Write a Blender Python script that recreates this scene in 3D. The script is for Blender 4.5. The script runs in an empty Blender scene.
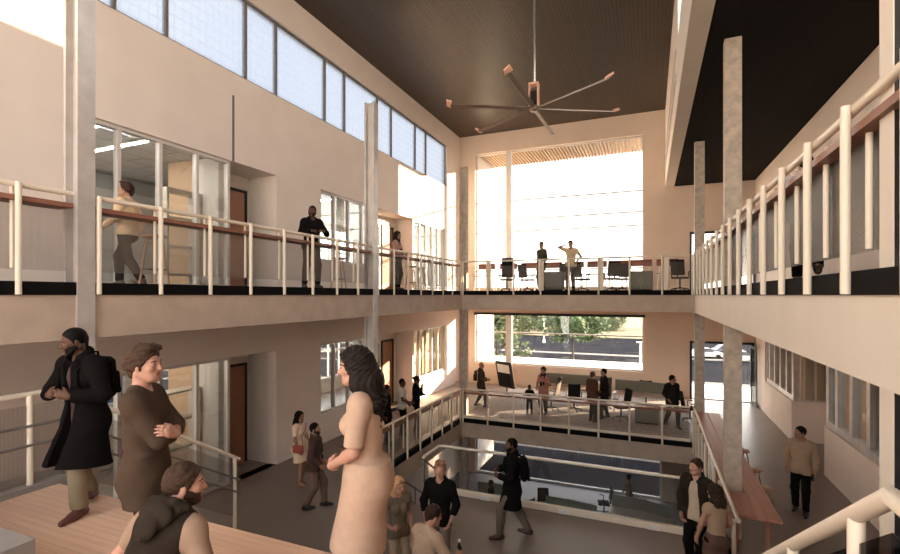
import bpy, math, random
import numpy as np
from mathutils import Vector, Matrix
scene = bpy.context.scene
COL = scene.collection
R = math.radians
rnd = random.Random(7)
F3, F2, F1 = 0.15, -4.53, -9.2          # floor heights relative to the eye
TH = math.atan2(200, 475); ST, CT = math.sin(TH), math.cos(TH)

def ray(px):
    u = (px - 450) / 475
    return (-ST + CT * u, CT + ST * u)
def at_z(px, py, z):                     # floor point seen at a pixel -> (x, y)
    d = z * 475 / (295 - py); r = ray(px)
    return (r[0] * d, r[1] * d)
def at_d(px, d):
    r = ray(px); return (r[0] * d, r[1] * d)

# ---------------------------------------------------------------- materials
def new_mat(name):
    m = bpy.data.materials.new(name); m.use_nodes = True
    nt = m.node_tree; b = nt.nodes['Principled BSDF']
    return m, nt, b
def mat(name, rgb, rough=0.6, metal=0.0, var=0.0, scale=6.0, bump=0.0, bscale=60.0, spec=0.4):
    m, nt, b = new_mat(name)
    b.inputs['Roughness'].default_value = rough
    b.inputs['Metallic'].default_value = metal
    b.inputs['Specular IOR Level'].default_value = spec
    c = (rgb[0], rgb[1], rgb[2], 1)
    tc = nt.nodes.new('ShaderNodeNewGeometry')
    if var > 0:
        n = nt.nodes.new('ShaderNodeTexNoise'); n.inputs['Scale'].default_value = scale; n.inputs['Detail'].default_value = 5
        nt.links.new(tc.outputs['Position'], n.inputs['Vector'])
        r = nt.nodes.new('ShaderNodeValToRGB')
        r.color_ramp.elements[0].position = 0.3; r.color_ramp.elements[1].position = 0.7
        r.color_ramp.elements[0].color = (c[0] * (1 - var), c[1] * (1 - var), c[2] * (1 - var), 1)
        r.color_ramp.elements[1].color = (min(1, c[0] * (1 + var)), min(1, c[1] * (1 + var)), min(1, c[2] * (1 + var)), 1)
        nt.links.new(n.outputs['Fac'], r.inputs['Fac']); nt.links.new(r.outputs['Color'], b.inputs['Base Color'])
    else:
        b.inputs['Base Color'].default_value = c
    if bump > 0:
        n2 = nt.nodes.new('ShaderNodeTexNoise'); n2.inputs['Scale'].default_value = bscale
        nt.links.new(tc.outputs['Position'], n2.inputs['Vector'])
        bp = nt.nodes.new('ShaderNodeBump'); bp.inputs['Strength'].default_value = bump; bp.inputs['Distance'].default_value = 0.02
        nt.links.new(n2.outputs['Fac'], bp.inputs['Height']); nt.links.new(bp.outputs['Normal'], b.inputs['Normal'])
    return m
def planks(name, c1, c2, width, length, along='Y', rough=0.45, gap=0.004, gapc=None, bump=0.3, spec=0.4):
    m, nt, b = new_mat(name)
    g = nt.nodes.new('ShaderNodeNewGeometry')
    mp = nt.nodes.new('ShaderNodeMapping')
    if along == 'Y': mp.inputs['Rotation'].default_value = (0, 0, R(90))
    nt.links.new(g.outputs['Position'], mp.inputs['Vector'])
    br = nt.nodes.new('ShaderNodeTexBrick')
    br.inputs['Color1'].default_value = (*c1, 1); br.inputs['Color2'].default_value = (*c2, 1)
    gc = gapc or tuple(x * 0.45 for x in c1)
    br.inputs['Mortar'].default_value = (*gc, 1)
    br.inputs['Scale'].default_value = 1.0; br.inputs['Mortar Size'].default_value = gap
    br.inputs['Brick Width'].default_value = length; br.inputs['Row Height'].default_value = width
    br.inputs['Mortar Smooth'].default_value = 0.2
    nt.links.new(mp.outputs['Vector'], br.inputs['Vector'])
    st = nt.nodes.new('ShaderNodeMapping'); st.inputs['Scale'].default_value = (1.5, 30, 30)
    nt.links.new(mp.outputs['Vector'], st.inputs['Vector'])
    n = nt.nodes.new('ShaderNodeTexNoise'); n.inputs['Scale'].default_value = 1.2; n.inputs['Detail'].default_value = 6
    nt.links.new(st.outputs['Vector'], n.inputs['Vector'])
    mx = nt.nodes.new('ShaderNodeMix'); mx.data_type = 'RGBA'; mx.blend_type = 'MULTIPLY'; mx.inputs['Factor'].default_value = 0.3
    nt.links.new(br.outputs['Color'], mx.inputs[6]); nt.links.new(n.outputs['Color'], mx.inputs[7])
    rp = nt.nodes.new('ShaderNodeValToRGB'); rp.color_ramp.elements[0].color = (0.45, 0.45, 0.45, 1); rp.color_ramp.elements[1].color = (1, 1, 1, 1)
    rp.color_ramp.elements[0].position = .25; rp.color_ramp.elements[1].position = .75
    nt.links.new(n.outputs['Fac'], rp.inputs['Fac']); nt.links.new(rp.outputs['Color'], mx.inputs[7])
    nt.links.new(mx.outputs[2], b.inputs['Base Color'])
    b.inputs['Roughness'].default_value = rough; b.inputs['Specular IOR Level'].default_value = spec
    bp = nt.nodes.new('ShaderNodeBump'); bp.inputs['Strength'].default_value = bump; bp.inputs['Distance'].default_value = 0.01; bp.invert = True
    nt.links.new(br.outputs['Fac'], bp.inputs['Height']); nt.links.new(bp.outputs['Normal'], b.inputs['Normal'])
    return m
def glass(name, tint=(1, 1, 1), gloss=0.08, rough=0.02):
    m = bpy.data.materials.new(name); m.use_nodes = True; nt = m.node_tree; nt.nodes.clear()
    o = nt.nodes.new('ShaderNodeOutputMaterial'); t = nt.nodes.new('ShaderNodeBsdfTransparent'); g = nt.nodes.new('ShaderNodeBsdfGlossy')
    mx = nt.nodes.new('ShaderNodeMixShader'); mx.inputs[0].default_value = gloss
    t.inputs[0].default_value = (*tint, 1); g.inputs['Roughness'].default_value = rough
    nt.links.new(t.outputs[0], mx.inputs[1]); nt.links.new(g.outputs[0], mx.inputs[2]); nt.links.new(mx.outputs[0], o.inputs[0])
    return m
def emit(name, rgb, s):
    m = bpy.data.materials.new(name); m.use_nodes = True; nt = m.node_tree; nt.nodes.clear()
    o = nt.nodes.new('ShaderNodeOutputMaterial'); e = nt.nodes.new('ShaderNodeEmission')
    e.inputs[0].default_value = (*rgb, 1); e.inputs[1].default_value = s; nt.links.new(e.outputs[0], o.inputs[0])
    return m
def wire_mesh(name, rgb, pitch=0.022, open_=0.55, axis='Y'):
    # woven wire infill: a real hole pattern (transparent between the wires)
    m = bpy.data.materials.new(name); m.use_nodes = True; nt = m.node_tree
    b = nt.nodes['Principled BSDF']; o = nt.nodes['Material Output']
    b.inputs['Base Color'].default_value = (*rgb, 1); b.inputs['Roughness'].default_value = 0.55; b.inputs['Metallic'].default_value = 0.3
    g = nt.nodes.new('ShaderNodeNewGeometry'); sp = nt.nodes.new('ShaderNodeSeparateXYZ'); nt.links.new(g.outputs['Position'], sp.inputs[0])
    def wav(sock, p, duty):
        a = nt.nodes.new('ShaderNodeMath'); a.operation = 'DIVIDE'; a.inputs[1].default_value = p; nt.links.new(sock, a.inputs[0])
        f = nt.nodes.new('ShaderNodeMath'); f.operation = 'FRACT'; nt.links.new(a.outputs[0], f.inputs[0])
        l = nt.nodes.new('ShaderNodeMath'); l.operation = 'LESS_THAN'; l.inputs[1].default_value = duty; nt.links.new(f.outputs[0], l.inputs[0])
        return l.outputs[0]
    duty = 1 - math.sqrt(open_)
    h = wav(sp.outputs[{'X': 0, 'Y': 1}[axis]], pitch, duty); v = wav(sp.outputs[2], pitch, duty)
    mxm = nt.nodes.new('ShaderNodeMath'); mxm.operation = 'MAXIMUM'; nt.links.new(h, mxm.inputs[0]); nt.links.new(v, mxm.inputs[1])
    t = nt.nodes.new('ShaderNodeBsdfTransparent'); mx = nt.nodes.new('ShaderNodeMixShader')
    nt.links.new(mxm.outputs[0], mx.inputs[0]); nt.links.new(t.outputs[0], mx.inputs[1]); nt.links.new(b.outputs[0], mx.inputs[2]); nt.links.new(mx.outputs[0], o.inputs[0])
    return m

# ---------------------------------------------------------------- geometry
class MB:
    def __init__(s): s.v = []; s.f = []; s.sm = []
    def _add(s, vs, fs, smooth=False):
        o = len(s.v); s.v += [tuple(v) for v in vs]; s.f += [tuple(i + o for i in f) for f in fs]; s.sm += [smooth] * len(fs); return s
    def box(s, x0, x1, y0, y1, z0, z1, M=None):
        vs = [Vector(p) for p in ((x0,y0,z0),(x1,y0,z0),(x1,y1,z0),(x0,y1,z0),(x0,y0,z1),(x1,y0,z1),(x1,y1,z1),(x0,y1,z1))]
        if M is not None: vs = [M @ v for v in vs]
        return s._add(vs, [(0,3,2,1),(4,5,6,7),(0,1,5,4),(1,2,6,5),(2,3,7,6),(3,0,4,7)])
    def rbox(s, x0, x1, y0, y1, z0, z1, b=0.02, M=None):     # box with all edges chamfered
        if x1 < x0: x0, x1 = x1, x0
        if y1 < y0: y0, y1 = y1, y0
        b = min(b, (x1-x0)*.45, (y1-y0)*.45, (z1-z0)*.45)
        pts = []
        for sx, X in ((-1, x0), (1, x1)):
            for sy, Y in ((-1, y0), (1, y1)):
                for sz, Z in ((-1, z0), (1, z1)):
                    pts += [(X, Y - sy*b, Z - sz*b), (X - sx*b, Y, Z - sz*b), (X - sx*b, Y - sy*b, Z)]
        import bmesh
        bm = bmesh.new()
        for p in pts: bm.verts.new(M @ Vector(p) if M is not None else p)
        r = bmesh.ops.convex_hull(bm, input=bm.verts)
        bmesh.ops.dissolve_limit(bm, angle_limit=0.02, verts=bm.verts, edges=bm.edges)
        bm.verts.index_update()
        vs = [v.co.copy() for v in bm.verts]; fs = [tuple(v.index for v in f.verts) for f in bm.faces]; bm.free()
        return s._add(vs, fs)
    def tube(s, pts, r, n=12, cap=True, r2=None):
        pts = [Vector(p) for p in pts]; rings = []
        prev = None
        for i, p in enumerate(pts):
            d = (pts[min(i+1, len(pts)-1)] - pts[max(i-1, 0)]).normalized()
            if i == 0: d = (pts[1]-pts[0]).normalized()
            if i == len(pts)-1: d = (pts[-1]-pts[-2]).normalized()
            ref = prev if prev is not None else (Vector((0,0,1)) if abs(d.z) < .9 else Vector((1,0,0)))
            a = (ref - d * ref.dot(d)).normalized(); b = d.cross(a); prev = a
            k = r if r2 is None else r + (r2 - r) * i / (len(pts)-1)
            if 0 < i < len(pts)-1:
                c = (pts[i]-pts[i-1]).normalized().dot((pts[i+1]-pts[i]).normalized()); 
            rings.append([p + (a*math.cos(2*math.pi*j/n) + b*math.sin(2*math.pi*j/n))*k for j in range(n)])
        vs = [v for q in rings for v in q]; fs = []
        for i in range(len(rings)-1):
            for j in range(n): fs.append((i*n+j, i*n+(j+1)%n, (i+1)*n+(j+1)%n, (i+1)*n+j))
        s._add(vs, fs, True)
        if cap: s._add(rings[0], [tuple(range(n-1,-1,-1))]); s._add(rings[-1], [tuple(range(n))])
        return s
    def cyl(s, x, y, z0, z1, r, n=16, r2=None):
        return s.tube([(x,y,z0),(x,y,z1)], r, n, True, r2)
    def lathe(s, prof, n=20, M=None, c=(0,0,0)):
        vs = []; fs = []
        for (r, z) in prof:
            for j in range(n):
                v = Vector((r*math.cos(2*math.pi*j/n)+c[0], r*math.sin(2*math.pi*j/n)+c[1], z+c[2])); vs.append(M @ v if M is not None else v)
        for i in range(len(prof)-1):
            for j in range(n): fs.append((i*n+j, i*n+(j+1)%n, (i+1)*n+(j+1)%n, (i+1)*n+j))
        return s._add(vs, fs, True)
    def prism(s, poly, d, M=None):       # poly: list of 3D points, extruded by vector d
        d = Vector(d); a = [Vector(p) for p in poly]; b = [p + d for p in a]; n = len(a)
        vs = a + b
        if M is not None: vs = [M @ v for v in vs]
        return s._add(vs, [tuple(range(n-1,-1,-1)), tuple(range(n, 2*n))] + [(i, (i+1)%n, (i+1)%n+n, i+n) for i in range(n)])
    def build(s, name, m, parent=None, fix=True):
        me = bpy.data.meshes.new(name); me.from_pydata(s.v, [], s.f)
        if fix:
            import bmesh
            bm = bmesh.new(); bm.from_mesh(me); bmesh.ops.recalc_face_normals(bm, faces=bm.faces); bm.to_mesh(me); bm.free()
        if any(s.sm):
            me.polygons.foreach_set('use_smooth', s.sm)
        if m is not None: me.materials.append(m)
        o = bpy.data.objects.new(name, me); COL.objects.link(o)
        if parent is not None: o.parent = parent
        return o

def tag(o, label=None, cat=None, group=None, kind=None):
    if label: o['label'] = label
    if cat: o['category'] = cat
    if group: o['group'] = group
    if kind: o['kind'] = kind
    return o
def empty(name, loc=(0,0,0), rz=0.0, label=None, cat=None, group=None, kind=None):
    o = bpy.data.objects.new(name, None); COL.objects.link(o); o.location = loc; o.rotation_euler = (0,0,rz); o.empty_display_size = .2
    return tag(o, label, cat, group, kind)
def struct(name, mb, m, parent=None):
    o = mb.build(name, m, parent)
    if parent is None: o['kind'] = 'structure'
    return o
def copy_tree(o, parent=None):
    c = o.copy(); COL.objects.link(c)
    if parent is not None: c.parent = parent
    for ch in list(o.children): copy_tree(ch, c)
    return c
# ---------------------------------------------------------------- people: smooth distance fields meshed with surface nets
A3 = lambda *p: np.array(p, dtype=float)
def nrm(v):
    v = np.asarray(v, float); return v / (np.linalg.norm(v) + 1e-9)
def rotm(ax, deg):
    a = R(deg); c, s = math.cos(a), math.sin(a)
    return np.array({'x': [[1,0,0],[0,c,-s],[0,s,c]], 'y': [[c,0,s],[0,1,0],[-s,0,c]], 'z': [[c,-s,0],[s,c,0],[0,0,1]]}[ax], float)
def sd_rc(X, Y, Z, a, b, r1, r2):
    ba = b - a; l2 = float(ba @ ba) + 1e-12
    t = np.clip(((X-a[0])*ba[0] + (Y-a[1])*ba[1] + (Z-a[2])*ba[2]) / l2, 0, 1)
    return np.sqrt((X-a[0]-t*ba[0])**2 + (Y-a[1]-t*ba[1])**2 + (Z-a[2]-t*ba[2])**2) - (r1 + t*(r2-r1))
def sd_el(X, Y, Z, c, r, M):
    dx, dy, dz = X-c[0], Y-c[1], Z-c[2]
    p = [(M[0,i]*dx + M[1,i]*dy + M[2,i]*dz) for i in range(3)]
    k0 = np.sqrt(sum((p[i]/r[i])**2 for i in range(3))) + 1e-9
    k1 = np.sqrt(sum((p[i]/r[i]**2)**2 for i in range(3))) + 1e-9
    return k0*(k0-1)/k1
def sd_cone(X, Y, Z, a, b, ra, rb, M):       # elliptic frustum; ra, rb = (rx, ry); M columns: side, front, axis
    ba = b - a; L = float(np.linalg.norm(ba)); ax = ba/L
    dx, dy, dz = X-a[0], Y-a[1], Z-a[2]
    t = (dx*ax[0]+dy*ax[1]+dz*ax[2])/L
    tc = np.clip(t, 0, 1)
    qx = dx*M[0,0]+dy*M[1,0]+dz*M[2,0]; qy = dx*M[0,1]+dy*M[1,1]+dz*M[2,1]
    # offsets of the axis itself
    aox = float(ba @ M[:,0]); aoy = float(ba @ M[:,1])
    qx = qx - tc*aox; qy = qy - tc*aoy
    rx = ra[0]+tc*(rb[0]-ra[0]); ry = ra[1]+tc*(rb[1]-ra[1])
    d = (np.sqrt((qx/rx)**2+(qy/ry)**2)-1)*np.minimum(rx, ry)
    return np.maximum(d, np.maximum(-t, t-1)*L)
class Prim:
    def __init__(s, kind, tagn, k, **p):
        s.kind, s.tag, s.k = kind, tagn, k; s.__dict__.update(p); s.cuts = p.get('cuts', [])
    def bbox(s, e):
        if s.kind == 'rc':
            r = max(s.r1, s.r2)+e; lo = np.minimum(s.a, s.b)-r; hi = np.maximum(s.a, s.b)+r
        elif s.kind == 'el':
            ext = np.sqrt(((s.M*np.asarray(s.r)[None,:])**2).sum(1))+e; lo, hi = s.c-ext, s.c+ext
        else:
            r = max(*s.ra, *s.rb)+e; lo = np.minimum(s.a, s.b)-r; hi = np.maximum(s.a, s.b)+r
        return lo, hi
    def ev(s, X, Y, Z, e):
        if s.kind == 'rc': d = sd_rc(X, Y, Z, s.a, s.b, s.r1+e, s.r2+e)
        elif s.kind == 'el': d = sd_el(X, Y, Z, s.c, np.asarray(s.r)+e, s.M)
        else: d = sd_cone(X, Y, Z, s.a, s.b, (s.ra[0]+e, s.ra[1]+e), (s.rb[0]+e, s.rb[1]+e), s.M)
        for (p, n) in s.cuts: d = np.maximum(d, (X-p[0])*n[0]+(Y-p[1])*n[1]+(Z-p[2])*n[2])
        return d
def rc(tagn, a, b, r1, r2, k=0.03, cuts=()): return Prim('rc', tagn, k, a=np.asarray(a,float), b=np.asarray(b,float), r1=r1, r2=r2, cuts=list(cuts))
def el(tagn, c, r, M=None, k=0.03, cuts=()): return Prim('el', tagn, k, c=np.asarray(c,float), r=r, M=np.eye(3) if M is None else M, cuts=list(cuts))
def field_mesh(prims, h, e=0.0, sub=(), planes=(), fold=0.0, fscale=14.0, seed=0, strand=0.0, klim=None):
    los = []; his = []
    for p in prims:
        l, u = p.bbox(max(e,0)+0.012); los.append(l); his.append(u)
    lo = np.min(los, 0)-2*h; hi = np.max(his, 0)+2*h
    n = np.ceil((hi-lo)/h).astype(int)+1
    D = np.full(n, 0.25, np.float32)
    xs = [(lo[i]+h*np.arange(n[i])).astype(np.float32) for i in range(3)]
    def region(l, u):
        i0 = np.clip(np.floor((l-lo)/h).astype(int), 0, n-1); i1 = np.clip(np.ceil((u-lo)/h).astype(int)+1, 1, n)
        return tuple(slice(a, b) for a, b in zip(i0, i1))
    for p in prims:
        k = p.k
        l, u = p.bbox(e+k+3*h); sl = region(l, u)
        X = xs[0][sl[0]][:,None,None]; Y = xs[1][sl[1]][None,:,None]; Z = xs[2][sl[2]][None,None,:]
        d = p.ev(X, Y, Z, e); o = D[sl]
        hh = np.maximum(k-np.abs(d-o), 0)/k
        D[sl] = np.minimum(d, o)-hh*hh*k*0.25
    X = xs[0][:,None,None]; Y = xs[1][None,:,None]; Z = xs[2][None,None,:]
    if fold > 0:
        f = fscale; s0 = seed*1.7
        D += (fold*(np.sin(f*(Z*1.6+0.8*X+s0)+1.5*np.sin(f*.6*(Y+X)))*np.sin(f*(.9*Y-.5*X)+s0)+0.6*np.sin(2.1*f*(Z*.9-.7*Y+.4*X)+s0))).astype(np.float32)
    if strand > 0:
        D += (strand*(np.sin(95*(X+.25*np.sin(9*Z))+30*Y)+.7*np.sin(140*(Y+.15*np.sin(11*Z))-40*X))).astype(np.float32)
    for p in sub:
        k = p.k; l, u = p.bbox(k+3*h); sl = region(l, u)
        Xs = xs[0][sl[0]][:,None,None]; Ys = xs[1][sl[1]][None,:,None]; Zs = xs[2][sl[2]][None,None,:]
        d = -p.ev(Xs, Ys, Zs, 0.0); o = D[sl]
        hh = np.maximum(k-np.abs(d-o), 0)/k
        D[sl] = np.maximum(d, o)+hh*hh*k*0.25
    for (p, nn) in planes: D = np.maximum(D, ((X-p[0])*nn[0]+(Y-p[1])*nn[1]+(Z-p[2])*nn[2]).astype(np.float32))
    D[0], D[-1] = .1, .1; D[:,0], D[:,-1] = .1, .1; D[:,:,0], D[:,:,-1] = .1, .1
    # surface nets
    S = D < 0
    c = [S[i:S.shape[0]-1+i, j:S.shape[1]-1+j, k:S.shape[2]-1+k] for i in (0,1) for j in (0,1) for k in (0,1)]
    cnt = sum(q.astype(np.int8) for q in c)
    act = (cnt > 0) & (cnt < 8)
    I = np.argwhere(act)
    if len(I) == 0: return np.zeros((0,3)), np.zeros((0,4), int)
    idx = np.full(act.shape, -1, np.int64); idx[act] = np.arange(len(I))
    corners = np.array([(i,j,k) for i in (0,1) for j in (0,1) for k in (0,1)])
    val = np.stack([D[I[:,0]+q[0], I[:,1]+q[1], I[:,2]+q[2]] for q in corners], 1)
    acc = np.zeros((len(I),3)); num = np.zeros(len(I))
    for a in range(8):
        for b in range(a+1, 8):
            df = corners[b]-corners[a]
            if df.sum() != 1 or (df < 0).any(): continue
            va, vb = val[:,a], val[:,b]; mk = (va < 0) != (vb < 0)
            t = va[mk]/(va[mk]-vb[mk])
            acc[mk] += corners[a]+t[:,None]*df; num[mk] += 1
    V = lo+h*(I+acc/num[:,None])
    F = []
    for ax in range(3):
        u, w = [(1,2),(2,0),(0,1)][ax]
        sA = [slice(None)]*3; sB = [slice(None)]*3; sA[ax] = slice(0,-1); sB[ax] = slice(1,None)
        A, B = S[tuple(sA)], S[tuple(sB)]
        E = np.argwhere(A != B); sg = A[E[:,0],E[:,1],E[:,2]]
        ok = (E[:,u] > 0) & (E[:,w] > 0) & (E[:,u] < D.shape[u]-1) & (E[:,w] < D.shape[w]-1); E = E[ok]; sg = sg[ok]
        def cell(du, dw):
            q = E.copy(); q[:,u] -= du; q[:,w] -= dw; return idx[q[:,0],q[:,1],q[:,2]]
        q = np.stack([cell(1,1), cell(0,1), cell(0,0), cell(1,0)], 1)
        q[~sg] = q[~sg][:, ::-1]
        F.append(q)
    return V, np.concatenate(F)
def np_obj(name, V, F, mats, parent, scale=1.0, mi=None):
    me = bpy.data.meshes.new(name)
    me.vertices.add(len(V)); me.vertices.foreach_set('co', (np.asarray(V)*scale).astype(np.float32).ravel())
    me.loops.add(len(F)*4); me.loops.foreach_set('vertex_index', F.astype(np.int32).ravel())
    me.polygons.add(len(F)); me.polygons.foreach_set('loop_start', np.arange(0, len(F)*4, 4, dtype=np.int32))
    for m in (mats if isinstance(mats, (list, tuple)) else [mats]): me.materials.append(m)
    me.polygons.foreach_set('use_smooth', np.ones(len(F), bool))
    if mi is not None: me.polygons.foreach_set('material_index', mi.astype(np.int32))
    me.update(calc_edges=True); me.validate()
    o = bpy.data.objects.new(name, me); COL.objects.link(o)
    if parent is not None: o.parent = parent
    return o
def ik(a, t, l1, l2, hint):
    v = t-a; L = np.linalg.norm(v); L2 = min(max(L, abs(l1-l2)+.01), l1+l2-.003); u = v/(L+1e-9); t = a+u*L2
    x = (l1*l1-l2*l2+L2*L2)/(2*L2); hgt = math.sqrt(max(l1*l1-x*x, 0))
    hn = np.asarray(hint, float); hn = hn-u*(hn@u); hn = nrm(hn)
    return a+u*x+hn*hgt, t
_MC = {}
def cmat(rgb, rough=0.8, kind='cloth'):
    key = (tuple(round(c,4) for c in rgb), rough, kind)
    if key not in _MC:
        if kind == 'cloth': _MC[key] = mat('cloth', rgb, .95, var=0.05, scale=18, bump=0.15, bscale=400, spec=.04)
        elif kind == 'hair': _MC[key] = mat('hair', rgb, 0.6, var=0.3, scale=40, bump=0.3, bscale=120, spec=.12)
        elif kind == 'skin': _MC[key] = mat('skin', rgb, 0.55, var=0.05, scale=14, spec=.2)
        else: _MC[key] = mat('leather', rgb, 0.45, var=0.1, scale=20, spec=.4)
    return _MC[key]
def skeleton(ps, fem):
    J = {}
    pz = ps.get("pz", .940); P = A3(ps.get('px', 0), ps.get('py', 0), pz)
    Rp = rotm('z', ps.get('pyaw', 0))@rotm('x', -ps.get('ppitch', 0))
    Rt = Rp@rotm('z', ps.get('twist', 0))@rotm('x', -ps.get('lean', 0))@rotm('y', ps.get('roll', 0))
    hy, hp, hr = ps.get('head', (0,0,0))
    Rh = Rt@rotm('z', hy)@rotm('x', -hp)@rotm('y', hr) if not ps.get('headabs') else rotm('z', hy)@rotm('x', -hp)@rotm('y', hr)
    sw = .152 if fem else .170; hw = .092 if fem else .088
    J['P'], J['Rp'], J['Rt'], J['Rh'] = P, Rp, Rt, Rh
    J['nb'] = P+Rt@A3(0,-.012,.545); J['hc'] = J['nb']+Rt@A3(0,.012,.06)+Rh@A3(0,.022,.112)
    for s, n in ((1,'R'),(-1,'L')):
        J['sh'+n] = P+Rt@A3(s*sw,-.01,.485)
        J['hip'+n] = P+Rp@A3(s*hw,0,-.03)
        ank = np.asarray(ps.get('f'+n, (s*.095, 0, .085)), float)
        kn, ank = ik(J['hip'+n], ank, .42, .42, ps.get('k'+n, (s*.12, 1, 0.05)))
        J['kn'+n], J['an'+n] = kn, ank
        w = np.asarray(ps.get('h'+n, (s*.215, .03, .885)), float)
        elb, w = ik(J['sh'+n], w, .295, .255, ps.get('e'+n, (s*.55, -1, -.25)))
        J['el'+n], J['wr'+n] = elb, w
        fa = nrm(w-elb)
        d = nrm(ps.get('d'+n, fa)); J['hd'+n] = d
        pn = np.asarray(ps.get('n'+n, (-s*1, 0.15, 0)), float); J['pn'+n] = nrm(pn-d*(pn@d))
    return J
def body_prims(J, ps, fem, fingers=True, fr=0.009, child=False):
    B = []; P, Rt, Rp, Rh = J['P'], J['Rt'], J['Rp'], J['Rh']; g = .92 if fem else 1.0
    t = lambda x, y, z: P+Rt@A3(x, y, z)
    B.append(el('pelvis', P+Rp@A3(0,0,-.01), (.165 if fem else .155,.112,.12), Rp, .05))
    for s in (1,-1): B.append(el('pelvis', P+Rp@A3(s*.07,-.055,-.06), (.088,.085,.10), Rp, .05))
    B.append(el('waist', t(0,.0,.16), (.122 if fem else .142,.09 if fem else .102,.17), Rt, .06))
    B.append(el('chest', t(0,-.005,.34), (.15*g if fem else .166,.108*g,.19), Rt, .06))
    B.append(rc('chest', t(-.12*g,-.012,.465), t(.12*g,-.012,.465), .062*g, .062*g, .06))
    if fem:
        for s in (1,-1): B.append(el('chest', t(s*.07,.075,.345), (.062,.06,.062), Rt, .04))
    else:
        for s in (1,-1): B.append(el('chest', t(s*.075,.062,.385), (.08,.042,.065), Rt, .05))
    for s, n in ((1,'R'),(-1,'L')):
        B.append(rc('trap', J['nb']+Rt@A3(s*.03,-.01,-.01), J['sh'+n]+Rt@A3(-s*.04,0,.03), .046*g, .036*g, .05))
    B.append(rc('neck', J['nb']-Rt@A3(0,-.005,.04), J['hc']+Rh@A3(0,-.03,-.05), .060*g, .052*g, .03))
    h = lambda x, y, z: J['hc']+Rh@A3(x, y, z)
    B.append(el('head', h(0,-.018,.022), (.073,.094,.092), Rh, .03))
    B.append(el('head', h(0,.028,-.03), (.06,.062,.082), Rh, .03))
    B.append(el('head', h(0,.045,-.085), (.042,.042,.034), Rh, .03))
    for s in (1,-1):
        B.append(rc('head', h(s*.058,-.012,-.055), h(s*.03,.06,-.093), .022, .018, .03))
        B.append(el('head', h(s*.043,.062,-.022), (.022,.022,.02), Rh, .02))
        B.append(el('ear', h(s*.077,-.012,-.012), (.009,.019,.031), Rh@rotm('z', -s*18), .012))
    B.append(rc('nose', h(0,.085,.012), h(0,.107,-.028), .0085, .0125, .016))
    for s in (1,-1): B.append(rc('nose', h(s*.009,.096,-.032), h(s*.009,.092,-.034), .008, .008, .008))
    B.append(rc('brow', h(-.032,.073,.024), h(.032,.073,.024), .012, .012, .02))
    B.append(rc('lips', h(-.016,.083,-.062), h(.016,.083,-.062), .0075, .0075, .012))
    B.append(rc('lips', h(-.013,.081,-.072), h(.013,.081,-.072), .0075, .0075, .010))
    B.append(el('chin', h(0,.077,-.1), (.02,.016,.016), Rh, .02))
    for s, n in ((1,'R'),(-1,'L')):
        sh, e_, w = J['sh'+n], J['el'+n], J['wr'+n]
        B.append(el('delt'+n, sh+nrm(e_-sh)*.03, (.056*g,.058*g,.066*g), Rt, .05))
        B.append(rc('up'+n, sh, e_, .050*g, .039*g, .03))
        B.append(rc('fo'+n, e_, w, .041*g, .0265*g, .025))
        B.append(el('fo'+n, e_+(w-e_)*.28, (.043*g,)*3, None, .03))
        d, pn = J['hd'+n], J['pn'+n]; wd = np.cross(d, pn); 
        # thumb side: towards the front when the arm hangs
        tsd = np.asarray(ps.get('t'+n, (0,1,.15)), float); 
        if wd@tsd < 0: wd = -wd
        M = np.stack([wd, pn, d], 1)
        B.append(el('hand'+n, w+d*.05, (.041*g,.017*g,.055), M, .02))
        B.append(rc('hand'+n, w+d*.072-wd*.026, w+d*.072+wd*.026, .0145, .0145, .015))
        if fingers:
            cl = ps.get('c'+n, 22)
            for i, (off, L) in enumerate(((.029,.070),(.010,.079),(-.010,.074),(-.028,.058))):
                b = w+d*.082+wd*off; ang = 8+cl*(.8+.1*i); dirv = d
                for q, fl in enumerate((.45,.32,.25)):
                    a_ = R(ang); dv = nrm(d*math.cos(a_)+pn*math.sin(a_)+wd*off*1.2*(1 if cl < 40 else .3))
                    b2 = b+dv*L*fl
                    B.append(rc('hand'+n, b, b2, fr*(1.02-.1*q)*g, fr*(.95-.12*q)*g, .006)); b = b2; ang += cl*(1.15 if q == 0 else .8)
            b = w+d*.022+wd*.026+pn*.006; dv = nrm(d*.72+wd*.62+pn*.32); b2 = b+dv*.038
            B.append(rc('hand'+n, b, b2, fr*1.5*g, fr*1.2*g, .014))
            dv2 = nrm(d*.9+wd*.2+pn*.45); B.append(rc('hand'+n, b2, b2+dv2*.032, fr*1.2*g, fr*1.0*g, .008))
        else:
            B.append(rc('hand'+n, w+d*.08, w+d*.135+pn*.02, .026, .02, .02))
        hp_, kn, an = J['hip'+n], J['kn'+n], J['an'+n]
        B.append(rc('th'+n, hp_, kn, .085, .056, .05)); B.append(rc('shn'+n, kn, an, .055, .036, .04))
        bk = nrm(np.cross(nrm(an-kn), Rp@A3(1,0,0))); 
        if bk@(Rp@A3(0,1,0)) > 0: bk = -bk
        B.append(el('shn'+n, kn+(an-kn)*.32+bk*.02, (.05,.052,.12), np.stack([nrm(np.cross(bk, nrm(an-kn))), bk, nrm(an-kn)], 1), .04))
        F = foot_frame(J, ps, n)
        f = lambda x, y, z: an+F@A3(x, y, z)
        B.append(rc('ft'+n, f(0,-.03,-.045), f(0,.12,-.058), .033, .026, .04)); B.append(rc('ft'+n, f(0,0,-.02), f(0,.09,-.05), .035, .03, .03))
    return B
def foot_frame(J, ps, n):
    s = 1 if n == 'R' else -1
    yaw, pit = ps.get('g'+n, (-s*8, 0)); base = ps.get('pyaw', 0)
    return rotm('z', base+yaw)@rotm('x', -pit)
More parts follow.
